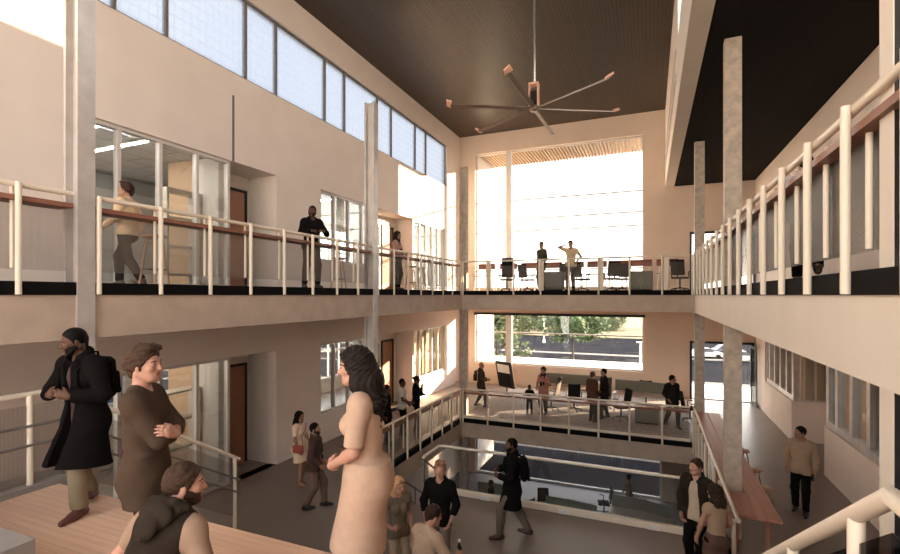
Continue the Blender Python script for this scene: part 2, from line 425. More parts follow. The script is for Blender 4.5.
def shoe_prims(J, ps, n, heel=False):
    F = foot_frame(J, ps, n); an = J['an'+n]; f = lambda x, y, z: an+F@A3(x, y, z)
    if heel:
        return [rc('s', f(0,-.045,-.035), f(0,.10,-.066), .028, .02, .03), rc('s', f(0,.06,-.062), f(0,.15,-.07), .03, .016, .03), rc('s', f(0,-.055,-.03), f(0,-.05,-.078), .014, .008, .01)], [(an+F@A3(0,0,-.082), -F[:,2])]
    return ([rc('s', f(0,-.05,-.04), f(0,.06,-.05), .042, .042, .03), rc('s', f(0,.05,-.052), f(0,.165,-.062), .044, .03, .03), rc('s', f(0,-.01,.02), f(0,.0,-.02), .05, .05, .03)],
            [(an+F@A3(0,0,-.085), -F[:,2]), (an+F@A3(0,0,.03), F[:,2])])
def pick(B, tags): return [p for p in B if any(p.tag == t or p.tag.startswith(t) for t in tags)]
import copy as _cp
def sleeve(B, J, n, up, fo, e2=0.0):
    out = []
    sh, e_, w = J['sh'+n], J['el'+n], J['wr'+n]
    for p in B:
        if p.tag == 'delt'+n: out.append(p)
        if p.tag == 'up'+n and up > 0:
            q = _cp.copy(p); q.r1 += e2; q.r2 += e2
            if up < 1: q.cuts = [(sh+(e_-sh)*up, nrm(e_-sh))]
            out.append(q)
        if p.tag == 'fo'+n and fo > 0 and p.kind == 'rc':
            q = _cp.copy(p); q.r1 += e2; q.r2 += e2*1.2
            q.cuts = [(e_+(w-e_)*fo, nrm(w-e_))]; out.append(q)
    return out
def make_person(loc, yaw, H, pose, wear, skin, hair, label, h=0.012, fem=False, detail=False, hairc=(.03,.02,.015), beard=None, cat='person', group=None, head_k=1.0):
    root = empty('person', (loc[0], loc[1], loc[2]), R(yaw), label, cat, group)
    ps = pose; sc = H/1.75
    J = skeleton(ps, fem); fr = max(.0088, .62*h)
    B = body_prims(J, ps, fem, h < .014, fr)
    if head_k != 1.0:
        for p in B:
            if p.tag in ('head','ear','nose','brow','lips','chin'):
                if p.kind == 'el': p.c = J['hc']+(p.c-J['hc'])*head_k; p.r = tuple(x*head_k for x in p.r)
                else: p.a = J['hc']+(p.a-J['hc'])*head_k; p.b = J['hc']+(p.b-J['hc'])*head_k; p.r1 *= head_k; p.r2 *= head_k
    Rt, Rh, Rp, P, hc = J['Rt'], J['Rh'], J['Rp'], J['P'], J['hc']
    hk = head_k
    hh = lambda x, y, z: hc+Rh@A3(x*hk, y*hk, z*hk)
    subs = [el('x', hh(s*.031,.098,.004), (.017,.012,.0105), Rh, .012) for s in (1,-1)] if h < .012 else []
    eyes = [el('eye', hh(s*.031,.073,.004), (.0115,)*3, None, .004) for s in (1,-1)] if h < .009 else []
    V, F = field_mesh(B, h, sub=subs)
    sk = cmat(skin, .5, 'skin'); mats = [sk]; mi = np.zeros(len(F), int)
    C = V[F].mean(1); L = (C-hc)@Rh/hk
    lipm = cmat((skin[0]*.75, skin[1]*.5, skin[2]*.5), .45, 'skin'); mats.append(lipm)
    if h < .012:
        mi[(np.abs(L[:,0]) < .021) & (np.abs(L[:,2]+.066) < .011) & (L[:,1] > .078)] = 1
    np_obj('body', V, F, mats, root, sc, mi)
    if eyes:
        me = MB()
        for s in (1,-1):
            c = hh(s*.030,.0745,.003)*sc
            me.lathe([(0.0125*sc*math.sin(a), 0.0125*sc*math.cos(a)) for a in [math.pi*i/8 for i in range(9)]], 12, None, c)
        me.build('eyes', M_EYE, root)
        me = MB()
        for s in (1,-1):
            c = hh(s*.0305,.0825,.003)*sc
            me.lathe([(0.0062*sc*math.sin(a), 0.0062*sc*math.cos(a)) for a in [math.pi*i/6 for i in range(7)]], 10, None, c)
        me.build('pupils', M_PUPIL, root)
    t = lambda x, y, z: P+Rt@A3(x, y, z)
    # ---------- clothing
    for wi, (kind, c, o) in enumerate(wear):
        e = o.get('e', .014); fold = o.get('fold', .0025 if h < .014 else .0); nm = o.get('name', kind); km = o.get('mat', 'cloth')
        hw = max(h, .0075)
        prims = []; planes = []; sub = []; G = []
        if kind in ('shirt','jacket','coat','dress','vest'):
            prims += pick(B, ('waist','chest','pelvis'))
            for q in pick(B, ('trap',)): prims.append(q)
            hem = o.get('hem', -.10)
            up, fo = o.get('sleeve', (1, .93))
            for n in 'RL':
                u2, f2 = (up, fo) if n == 'R' else o.get('sleeveL', (up, fo))
                if u2 > 0: prims += sleeve(B, J, n, u2, f2, o.get('loose', .004))
            if kind in ('coat','dress') or hem < -.16:
                kb = (J['knR']+J['knL'])/2
                Lg = -hem; ax = nrm(kb-P); ax = nrm(ax*.75+A3(0,0,-1)*.35) if 'skdir' not in o else nrm(o['skdir'])
                a = P+Rp@A3(0,0,.09); b = P+ax*Lg
                sx = Rp[:,0]; M = np.stack([sx, nrm(np.cross(-ax, sx)), ax], 1)
                fl = o.get('flare', (.185,.15)); top = o.get('waistr', (.125,.092))
                prims.append(Prim('cone','sk',.09, a=a, b=b+(b-a)*.12, ra=top, rb=fl, M=M))
                planes.append((b-ax*.004, ax))
            else:
                planes.append((P+Rp@A3(0,0,hem), -Rp[:,2]))
                if hem < -.05: prims += [p for p in B if p.tag in ('thR','thL')]
            nk = o.get('neck', .085); nf = o.get('neckf', .02)
            if kind == 'vest' or up == 0:
                for n, s in (('R',1),('L',-1)):
                    sub.append(rc('x', J['sh'+n]+Rt@A3(s*.045,0,-.09), J['sh'+n]+Rt@A3(s*.03,0,.06), .055, .05, .02))
            sub.append(rc('x', J['nb']+Rt@A3(0,.02+nf,.035), J['nb']+Rt@A3(0,.04,.16), nk*.82, nk*1.15, .012))
            if o.get('vneck'):
                v = o['vneck']
                sub.append(rc('x', J['nb']+Rt@A3(0,.11,.02), t(0,.19,.5-v), .05, .012, .02))
            if o.get('open'):
                w0, z0 = o['open']
                sub.append(Prim('cone','x',.01, a=t(0,.18,.50), b=P+Rp@A3(0,.2,-1.0), ra=(w0*.6,.16), rb=(w0*1.6,.2), M=np.stack([Rt[:,0],Rt[:,1],-Rt[:,2]],1)))
            if o.get('collar'):
                cr = o['collar']
                for a0 in range(0, 12):
                    a1 = R(-240+a0*25); a2 = R(-240+(a0+1)*25)
                    if o.get('open') and abs(((math.degrees(a1)+360+12) % 360)-90) < 28: continue
                    q = lambda an_, zz, rr: J['nb']+Rt@A3(math.cos(an_)*rr, math.sin(an_)*rr+.012, zz+.022*math.sin(-an_)*1)
                    prims.append(rc('col', q(a1, .028, .066), q(a2, .028, .066), cr, cr, .012))
            if o.get('lapel'):
                for s in (1,-1): prims.append(rc('lap', t(s*.055,.085,.50), t(s*.05,.122,.25), .022, .012, .012))
        elif kind in ('trousers','shorts','leggings'):
            prims += pick(B, ('pelvis',)); wa = pick(B, ('waist',)); prims += wa
            planes.append((P+Rp@A3(0,0,o.get('top', .03)), Rp[:,2])); e = o.get('e', .007)
            lk = o.get('loose', .012 if kind == 'trousers' else .0)
            for n in 'RL':
                for p in B:
                    if p.tag == 'th'+n:
                        q = _cp.copy(p); q.r2 += lk
                        if kind == 'shorts': q.cuts = [(J['kn'+n]-(J['kn'+n]-J['hip'+n])*.06, nrm(J['kn'+n]-J['hip'+n]))]
                        prims.append(q)
                    if p.tag == 'shn'+n and p.kind == 'rc' and kind != 'shorts':
                        q = _cp.copy(p); q.r1 += lk; q.r2 += lk*1.6
                        ln = o.get('len', .97); q.cuts = [(J['kn'+n]+(J['an'+n]-J['kn'+n])*ln, nrm(J['an'+n]-J['kn'+n]))]; prims.append(q)
                    if p.tag == 'shn'+n and p.kind == 'el' and kind != 'shorts': prims.append(p)
        elif kind == 'skirt':
            kb = (J['knR']+J['knL'])/2; ax = nrm(nrm(kb-P)*.75+A3(0,0,-1)*.35); Lg = o.get('len', .42)
            a = P+Rp@A3(0,0,.1); b = P+ax*Lg; sx = Rp[:,0]; M = np.stack([sx, nrm(np.cross(-ax, sx)), ax], 1)
            mid = a+(b-a)*.4
            prims += [Prim('cone','sk',.04, a=a, b=mid, ra=(.125,.095), rb=(.17,.13), M=M), Prim('cone','sk',.03, a=mid, b=b, ra=(.17,.13), rb=o.get('flare', (.18,.15)), M=M)] + pick(B, ('pelvis',))
            planes += [(a, -ax), (b-ax*.004, ax)]
        elif kind in ('shoes','heels'):
            for n in 'RL':
                pr, pl = shoe_prims(J, ps, n, kind == 'heels')
                v, f = field_mesh(pr, max(h*.8, .008), planes=pl)
                np_obj('shoe', v, f, cmat(c, .45, 'leather'), root, sc)
            continue
        elif kind == 'hood':
            N = J['nb']; g_ = lambda x, y, z: N+Rt@A3(x, y, z)
            pts = [(.085,.075,-.045),(.112,.02,.005),(.108,-.05,.03),(.07,-.105,.045),(0,-.125,.05)]
            pts = pts+[(-x, y, z) for x, y, z in pts[-2::-1]]
            for a_, b_ in zip(pts[:-1], pts[1:]): prims.append(rc('h', g_(*a_), g_(*b_), .026, .026, .015))
            prims += [el('h', g_(0,-.125,-.03), (.115,.042,.075), Rt@rotm('x', 20), .03), el('h', g_(0,-.15,-.105), (.07,.03,.07), Rt@rotm('x', 8), .02)]
            for s_ in (1,-1): prims.append(rc('h', g_(s_*.10,-.08,.01), g_(s_*.012,-.165,-.16), .024, .016, .008))
            sub.append(el('x', g_(0,-.088,.05), (.062,.03,.05), Rt, .015))
            e = 0
        elif kind == 'scarf':
            for s, ln in ((1,.34),(-1,.28)):
                prims.append(rc('s', J['nb']+Rt@A3(s*.06,.05,.0), t(s*.055,.135,.5-ln), .035, .04, .03))
            for a0 in range(12): prims.append(rc('s', J['nb']+Rt@A3(.075*math.cos(R(a0*30)),.075*math.sin(R(a0*30))+.01,.02), J['nb']+Rt@A3(.075*math.cos(R(a0*30+30)),.075*math.sin(R(a0*30+30))+.01,.02), .03, .03, .02))
            e = 0
        V, F = field_mesh(prims, hw, e=e, sub=sub, planes=planes, fold=fold, fscale=o.get('fscale', 16), seed=wi+len(label))
        np_obj(nm, V, F, cmat(c, .85, km), root, sc)
    # ---------- hair
    hm = cmat(hairc, .6, 'hair'); hp = []; hs = []; pl = []; st = .0022 if h < .012 else 0
    cran = el('h', hh(0,-.02,.026), (.076*hk,.097*hk,.095*hk), Rh, .02)
    facecut = (hh(0,.066,.062), Rh@nrm(A3(0,.84,-.54))) if hair != 'buzz' else (hh(0,.060,.074), Rh@nrm(A3(0,.84,-.54)))
    ee = {'short': .010, 'buzz': .004, 'quiff': .014, 'long': .016, 'bob': .016, 'bun': .010, 'curly': .02, 'balding': .004}.get(hair, .01)
    if hair in ('buzz','balding'): st = 0
    if hair != 'bald':
        c2 = el('h', cran.c, tuple(r+ee for r in cran.r), Rh, .02, cuts=[facecut, (hh(0,-.05,-.075), Rh@nrm(A3(0,.25,-1)))])
        hp.append(c2)
        if hair in ('short','quiff','buzz'):
            for s in (1,-1): hp.append(rc('h', hh(s*.07,.012,.02), hh(s*.072,.01,-.035 if hair != 'buzz' else -.02), .010, .006, .01))
            hp.append(rc('h', hh(0,-.085,-.01), hh(0,-.082,-.065), .03, .022, .03))
        if hair == 'quiff':
            for i, x in enumerate((-.045,-.022,0,.022,.045)):
                hp.append(rc('h', hh(x,.02,.108), hh(x*1.12,.066,.112+.006*(i%2)), .024, .016, .02))
                hp.append(rc('h', hh(x,-.04,.112), hh(x,.03,.112), .02, .024, .03))
            for s in (1,-1):
                for y in (-.07,-.035,0): hp.append(rc('h', hh(s*.066,y,.05), hh(s*.074,y-.03,-.02), .02, .016, .02))
            hp.append(rc('h', hh(0,-.1,.02), hh(0,-.095,-.075), .034, .026, .03))
        if hair == 'curly':
            for i in range(40):
                a, b = rnd.uniform(0, 6.28), rnd.uniform(-.3, 1.5)
                q = A3(.085*math.cos(a)*math.cos(b), -.03+.1*math.sin(a)*math.cos(b), .03+.105*math.sin(b))
                if q[1] > .045 and q[2] < .07: continue
                hp.append(rc('h', hh(*q), hh(*(q*1.02)), .028, .026, .012))
        if hair in ('long','bob'):
            L = .31 if hair == 'long' else .15; fu = 1.35 if hair == 'long' else 1.0
            for i in range(9):
                a = R(-195+i*26.5+ (0)); x, y = .072*math.cos(a), -.02+.082*math.sin(a)
                if y > .02: y = .015
                wv = .018*math.sin(i*2.3)
                p0 = hh(x, y, .02); p1 = hh(x*1.22+wv*.5, y*1.12-.012, -.11); 
                down = nrm(Rh@A3(0,-.06,-1)*.4+A3(0,0,-1)*.6)
                p2 = p1+down*(L*.5)+Rh@A3(wv-.05*x,-.012,0); p3 = p1+down*(L-.03*((i*7)%3))+Rh@A3(-wv-.15*x,-.0,0)
                hp += [rc('h', p0, p1, .026*fu, .034*fu, .03), rc('h', p1, p2, .034*fu, .032*fu, .03)]
                if hair == 'long': hp.append(rc('h', p2, p3, .042, .018, .02))
            for s in (1,-1): hp.append(rc('h', hh(s*.03,.06,.09), hh(s*.075,.03,-.02), .018, .02, .02))
            st *= 1.6
        if hair == 'bun': hp += [el('h', hh(0,-.125,.03), (.04,.04,.04), Rh, .015), rc('h', hh(0,-.085,-.02), hh(0,-.075,-.07), .03, .02, .03)]
        V, F = field_mesh(hp, max(h*.85, .0045) if h < .012 else h, strand=st)
        np_obj('hair', V, F, hm, root, sc)
    if beard:
        bp = [el('b', hh(0,.030,-.034), (.061*hk,.064*hk,.082*hk), Rh, .02), el('b', hh(0,.045,-.088), (.044*hk,.044*hk,.036*hk), Rh, .02)] + [rc('b', hh(s*.06,-.005,-.05), hh(s*.03,.06,-.093), .022, .019, .02) for s in (1,-1)] + [rc('b', hh(-.02,.086,-.05), hh(.02,.086,-.05), .007, .007, .008)]
        V, F = field_mesh(bp, max(h*.8, .0045), e=.0035, sub=[rc('x', hh(-.019,.10,-.068), hh(.019,.10,-.068), .0175, .0175, .004), rc('x', hh(0,.10,-.02), hh(0,.12,-.035), .022, .016, .006)], planes=[(hh(0,.07,-.043), Rh@nrm(A3(0,.55,1))), (hh(0,-.008,0), Rh@A3(0,-1,0))], strand=.001)
        np_obj('beard', V, F, cmat(beard, .7, 'hair'), root, sc)
    if detail:
        bp = []
        for s in (1,-1):
            bp += [rc('b', hh(s*.014,.0845,.021), hh(s*.034,.083,.027), .0048, .0045, .004), rc('b', hh(s*.034,.083,.027), hh(s*.052,.069,.022), .0045, .003, .004)]
        V, F = field_mesh(bp, .0022); np_obj('eyebrows', V, F, hm, root, sc)
    root['_sc'] = sc
    return root, J, sc
M_EYE = mat('eye_white', (.24,.20,.17), .4); M_PUPIL = mat('pupil', (.02,.012,.008), .15)
# ---------------------------------------------------------------- palette
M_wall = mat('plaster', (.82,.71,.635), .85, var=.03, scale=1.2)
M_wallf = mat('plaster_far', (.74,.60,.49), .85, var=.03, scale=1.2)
M_wallw = mat('plaster_white', (.80,.74,.67), .8)
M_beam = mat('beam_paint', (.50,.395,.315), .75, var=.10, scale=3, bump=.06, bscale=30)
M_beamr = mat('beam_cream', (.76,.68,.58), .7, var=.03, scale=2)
M_black = mat('black_edge', (.008,.007,.007), .8, spec=.05)
M_col = mat('column_steel', (.55,.51,.48), .38, metal=.35, var=.12, scale=4, bump=.05, bscale=60)
M_colc = mat('column_concrete', (.50,.42,.34), .7, var=.22, scale=7, bump=.15, bscale=45)
M_post = mat('rail_cream', (.80,.70,.57), .45)
M_ledge = planks('ledge_wood', (.30,.13,.085), (.26,.105,.07), .3, 2.0, 'Y', .5)
M_ledgeX = planks('ledge_wood_x', (.30,.13,.085), (.26,.105,.07), .3, 2.0, 'X', .5)
M_meshY = wire_mesh('wire_infill_y', (.27,.225,.19), .011, .70, 'Y')
M_meshX = wire_mesh('wire_infill_x', (.30,.26,.22), .011, .84, 'X')
M_meshD = wire_mesh('wire_infill_dark', (.10,.085,.075), .009, .30, 'Y')
M_floor2 = mat('polished_floor', (.225,.18,.152), .35, var=.06, scale=.8, spec=.35)
M_floor3 = mat('carpet_dark', (.10,.09,.085), .9)
M_floor1 = mat('floor_blue_grey', (.135,.13,.135), .4, var=.05, scale=1)
M_carpet = mat('carpet_speckle', (.42,.38,.35), .9, var=.30, scale=9)
M_oak = planks('oak_boards', (.84,.55,.38), (.77,.49,.335), .075, 1.8, 'X', .42, .0014, None, .1)
M_grey = mat('riser_grey', (.27,.245,.225), .75, var=.05, scale=5)
M_ceil = planks('ceiling_boards', (.072,.046,.029), (.06,.038,.024), .11, 2.4, 'Y', .42, .010, (.012,.009,.006), .5, .3)
M_ceilb = planks('ceiling_black', (.014,.012,.011), (.012,.010,.009), .2, 3.0, 'Y', .6, .008, (.004,.004,.004), .1, .05)
M_frame = mat('window_frame', (.62,.57,.53), .45, metal=.2)
M_frameD = mat('window_frame_dark', (.17,.145,.13), .5)
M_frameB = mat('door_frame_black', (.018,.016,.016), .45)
M_glass = glass('clear_glass', (.97,.98,.98), .06)
M_glassD = glass('tinted_glass', (.66,.66,.67), .05)
M_glassDark = glass('dark_glass', (.30,.26,.24), .08)
M_glassO = glass('office_glass', (.90,.92,.92), .10)
M_tan = mat('tan_panel', (.60,.40,.25), .6, var=.05)
M_door = planks('door_veneer', (.42,.20,.13), (.40,.19,.12), .5, 3.0, 'X', .5, .0)
M_room = mat('room_white', (.62,.60,.57), .85)
M_tile = planks('ceiling_tile', (.70,.69,.67), (.68,.67,.65), .6, 1.2, 'Y', .8, .02, (.38,.37,.36), .1)
M_lamp = emit('lamp_white', (1,.93,.84), 14); M_lampd = emit('lamp_dim', (1,.90,.78), 6)
M_white = mat('white_paint', (.80,.78,.75), .5)
M_ext = mat('exterior_white', (.80,.76,.70), .7)
M_chrome = mat('steel', (.6,.57,.54), .25, metal=.9)
def fritted():
    m = bpy.data.materials.new('fritted_glass'); m.use_nodes = True; nt = m.node_tree; nt.nodes.clear()
    o = nt.nodes.new('ShaderNodeOutputMaterial'); t = nt.nodes.new('ShaderNodeBsdfTransparent'); d = nt.nodes.new('ShaderNodeBsdfTranslucent'); mx = nt.nodes.new('ShaderNodeMixShader')
    g = nt.nodes.new('ShaderNodeNewGeometry'); sp = nt.nodes.new('ShaderNodeSeparateXYZ'); nt.links.new(g.outputs['Position'], sp.inputs[0])
    vals = []
    for ax, p in ((1, .19), (2, .24)):
        a = nt.nodes.new('ShaderNodeMath'); a.operation = 'DIVIDE'; a.inputs[1].default_value = p; nt.links.new(sp.outputs[ax], a.inputs[0])
        f = nt.nodes.new('ShaderNodeMath'); f.operation = 'FRACT'; nt.links.new(a.outputs[0], f.inputs[0])
        l = nt.nodes.new('ShaderNodeMath'); l.operation = 'LESS_THAN'; l.inputs[1].default_value = .1; nt.links.new(f.outputs[0], l.inputs[0]); vals.append(l)
    mm = nt.nodes.new('ShaderNodeMath'); mm.operation = 'MAXIMUM'; nt.links.new(vals[0].outputs[0], mm.inputs[0]); nt.links.new(vals[1].outputs[0], mm.inputs[1])
    mr = nt.nodes.new('ShaderNodeMapRange'); mr.inputs['To Min'].default_value = .38; mr.inputs['To Max'].default_value = .6; nt.links.new(mm.outputs[0], mr.inputs['Value'])
    t.inputs[0].default_value = (.385,.415,.455,1); d.inputs[0].default_value = (.34,.365,.405,1)
    nt.links.new(mr.outputs[0], mx.inputs[0]); nt.links.new(t.outputs[0], mx.inputs[1]); nt.links.new(d.outputs[0], mx.inputs[2]); nt.links.new(mx.outputs[0], o.inputs[0])
    return m
M_frit = fritted()

XL, XR, YF, YB = -9.2, 4.05, 23.2, -4.0
AX0, AX1, AY1 = -6.4, 1.23, 16.3
ZC, ZLC = 8.26, 4.8
COLY = [3.635, 10.3, 16.8]

def wall_x(name, x0, x1, y0, y1, z0, z1, holes, m):       # wall in a plane of constant x, holes (y0,y1,z0,z1)
    ys = sorted({y0, y1, *[v for h in holes for v in h[:2]]}); mb = MB()
    ys = [y for y in ys if y0 <= y <= y1]
    for a, b in zip(ys[:-1], ys[1:]):
        hs = sorted([h for h in holes if h[0] <= a+1e-6 and h[1] >= b-1e-6], key=lambda h: h[2]); z = z0
        for h in hs:
            if h[2] > z+1e-6: mb.box(x0, x1, a, b, z, h[2])
            z = max(z, h[3])
        if z < z1-1e-6: mb.box(x0, x1, a, b, z, z1)
    return struct(name, mb, m)
def wall_y(name, y0, y1, x0, x1, z0, z1, holes, m):       # holes (x0,x1,z0,z1)
    xs = sorted({x0, x1, *[v for h in holes for v in h[:2]]}); mb = MB()
    xs = [x for x in xs if x0 <= x <= x1]
    for a, b in zip(xs[:-1], xs[1:]):
        hs = sorted([h for h in holes if h[0] <= a+1e-6 and h[1] >= b-1e-6], key=lambda h: h[2]); z = z0
        for h in hs:
            if h[2] > z+1e-6: mb.box(a, b, y0, y1, z, h[2])
            z = max(z, h[3])
        if z < z1-1e-6: mb.box(a, b, y0, y1, z, z1)
    return struct(name, mb, m)
WN = [0]
def window_x(x, ys, z0, z1, zs=(), fw=.06, dep=.10, fm=None, gm=None, glassx=None, split=True):
    WN[0] += 1; fm = fm or M_frame; mb = MB(); y0, y1 = ys[0], ys[-1]
    mb.box(x-dep/2, x+dep/2, y0, y1, z0, z0+fw); mb.box(x-dep/2, x+dep/2, y0, y1, z1-fw, z1)
    for i, y in enumerate(ys):
        a = y-fw/2; a = max(a, y0); b = min(a+fw, y1); a = b-fw if b == y1 else a
        mb.box(x-dep/2, x+dep/2, a, b, z0+fw, z1-fw)
    for z in zs: mb.box(x-dep/2*.8, x+dep/2*.8, y0, y1, z-fw*.35, z+fw*.35)
    o = struct('window_%d' % WN[0], mb, fm)
    for a, b in zip(ys[:-1], ys[1:]):
        MB().box(x-.008, x+.008, a+.01, b-.01, z0+.01, z1-.01).build('pane', gm or M_glass, o)
    return o
def window_y(y, xs, z0, z1, zs=(), fw=.06, dep=.10, fm=None, gm=None):
    WN[0] += 1; fm = fm or M_frame; mb = MB(); x0, x1 = xs[0], xs[-1]
    mb.box(x0, x1, y-dep/2, y+dep/2, z0, z0+fw); mb.box(x0, x1, y-dep/2, y+dep/2, z1-fw, z1)
    for x in xs:
        a = min(max(x-fw/2, x0), x1-fw); mb.box(a, a+fw, y-dep/2, y+dep/2, z0+fw, z1-fw)
    for z in zs: mb.box(x0, x1, y-dep/2*.8, y+dep/2*.8, z-fw*.45, z+fw*.45)
    o = struct('window_%d' % WN[0], mb, fm)
    for a, b in zip(xs[:-1], xs[1:]):
        MB().box(a+.01, b-.01, y-.008, y+.008, z0+.01, z1-.01).build('pane', gm or M_glass, o)
    return o
DN = [0]
def door_x(x, y0, y1, z0, z1, hinge=1):
    DN[0] += 1
    mb = MB(); f = .07
    mb.box(x-.03, x+.05, y0-f, y0, z0, z1+f); mb.box(x-.03, x+.05, y1, y1+f, z0, z1+f); mb.box(x-.03, x+.05, y0, y1, z1, z1+f)
    o = struct('door_%d' % DN[0], mb, M_frameB)
    MB().box(x-.02, x+.025, y0, y1, z0+.005, z1).build('door_leaf', M_door, o)
    hy = y0+.1 if hinge > 0 else y1-.1
    MB().tube([(x+.025, hy, z0+1.02), (x+.08, hy, z0+1.02), (x+.08, hy+.12*hinge, z0+1.02)], .011, 8).build('door_handle', M_chrome, o)
    return o

# ---------------------------------------------------------------- floors, slabs, beams
struct('floor_first', MB().box(-14.2, 8.2, YB, YF+.3, F1-.25, F1), M_floor1)
f2 = MB(); t2 = F2-.3
f2.box(XL-5, XR+4.2, YB, 9.2, t2, F2); f2.box(XL-5, AX0-.09, 9.2, YF+.3, t2, F2); f2.box(AX1+.09, XR+4.2, 9.2, YF+.3, t2, F2); f2.box(AX0-.09, AX1+.09, AY1+.09, YF+.3, t2, F2)
f2.box(-4.45, AX1, 9.2, 10.0, t2, F2)
struct('floor_second', f2, M_floor2)
f3 = MB(); t3 = F3-.42
f3.box(XL-5, AX0-.09, YB, YF+.3, t3, F3); f3.box(AX1+.09, XR+4.2, YB, YF+.3, t3, F3); f3.box(AX0-.09, AX1+.09, AY1+.09, YF+.3, t3, F3)
struct('floor_third', f3, M_floor3)
M_bounce = mat('bounce_brown', (.42,.27,.20), .8)
struct('ceiling_second', MB().box(XL, AX0-.3, YB, YF, t3-.03, t3).box(AX1+.3, XR, YB, YF, t3-.03, t3).box(AX0-.3, AX1+.3, AY1+.3, YF, t3-.03, t3), M_bounce)  # unseen brown panels added to warm the light bounced on the second level
struct('carpet_floor', MB().box(AX0, AX1, AY1+.02, YF-.02, F2, F2+.008), M_carpet)
def edges(zf, near, tagn, mleft, mright, mfar):
    e = .02
    band = MB(); band.box(AX0-.1, AX0+e, near, AY1+.02, zf-.15, zf+.004)
    struct('trim_edge_left_'+tagn, band, M_black)
    band = MB(); band.box(AX1-e, AX1+.1, near, AY1+.02, zf-.15, zf+.004); struct('trim_edge_right_'+tagn, band, M_black)
    band = MB(); band.box(AX0+e, AX1-e, AY1-e, AY1+.1, zf-.15, zf+.004); struct('trim_edge_far_'+tagn, band, M_black)
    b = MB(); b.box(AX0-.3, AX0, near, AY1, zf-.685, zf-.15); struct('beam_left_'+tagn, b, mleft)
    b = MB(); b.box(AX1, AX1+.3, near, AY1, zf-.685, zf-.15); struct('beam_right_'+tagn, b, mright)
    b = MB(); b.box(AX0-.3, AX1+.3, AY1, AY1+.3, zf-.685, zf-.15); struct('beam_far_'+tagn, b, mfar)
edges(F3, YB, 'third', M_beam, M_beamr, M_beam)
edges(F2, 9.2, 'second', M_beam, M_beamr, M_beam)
b = MB(); b.box(-4.45, AX1, 9.7, 10.0, F2-.6, F2-.001); b.box(-4.45, -4.2, 9.2, 9.7, F2-.6, F2-.001); struct('beam_near_second', b, M_beam)
struct('baseboard_left', MB().box(XL, XL+.015, 9.9, 11.75, F3, F3+.12).box(XL, XL+.015, 9.9, 11.75, F2, F2+.12), M_wallw)

# ---------------------------------------------------------------- left wall
W3L = [(5.0,8.46),(8.46,9.9),(11.75,14.95),(14.95,17.8),(17.95,21.2)]
holes = [(a, b, F3+.0, 3.2) for a, b in W3L] + [(a, b, F2, F2+3.05) for a, b in W3L] + [(.5,21.5,5.32,7.35)]
wall_x('wall_left', XL-.3, XL, YB, YF, F1, ZC, holes, M_wall)
cl = [.55,1.65,2.68,3.75,5.78,6.83,8.93,9.97,12.05,13.08,15.12,16.15,18.2,19.25,21.45]
window_x(XL-.12, cl, 5.32, 7.35, (), .055, .12, M_frameD, M_frit)
struct('trim_joint', MB().box(XL-.004, XL+.006, 8.44, 8.50, 3.2, 4.78), M_frameD)
struct('trim_joint', MB().box(XL-.004, XL+.006, 14.93, 15.0, 3.2, 4.80), M_frameD)
for (zf, zt) in ((F3, 3.2), (F2, F2+3.05)):
    window_x(XL-.12, [5.0,5.86,6.69,7.55,8.43], zf+.02, zt, (), .07, .12, None, M_glassO)
    window_x(XL-.12, [11.75,12.52,13.3,14.1,14.9], zf+.9, zt, (), .06, .12, None, M_glassO)
    window_x(XL-.12, [17.95,18.6,19.25,19.9,20.55,21.2], zf+(.02 if zf > 0 else .9), zt, (), .06, .12, None, M_glassO)
    struct('wall_sill', MB().box(XL-.3, XL, 11.75, 14.95, zf, zf+.9).box(XL-.3, XL, 17.95, 21.2, zf, zf+(.02 if zf > 0 else .9)), M_wall)
    # door recesses
    for (a, b, dp) in ((8.46, 9.9, 1.0), (14.95, 17.8, .8)):
        mb = MB(); mb.box(XL-dp-.15, XL-dp, a-.15, b+.15, zf, zt+.1); mb.box(XL-dp, XL-.3, b, b+.15, zf, zt+.1); mb.box(XL-dp, XL-.3, a, b, zt, zt+.1)
        mb.box(XL-dp, XL-.3, a-.15, a, zf, zt+.1)
        struct('wall_recess', mb, M_wallw)
    door_x(XL-1.0, 8.75, 9.75, zf, zf+2.62)
    door_x(XL-.8, 16.65, 17.45, zf, zf+2.62)
    window_x(XL-.77, [15.1,15.75,16.4], zf+.9, zf+2.62, (zf+1.8,), .05, .06, None, M_glassO)
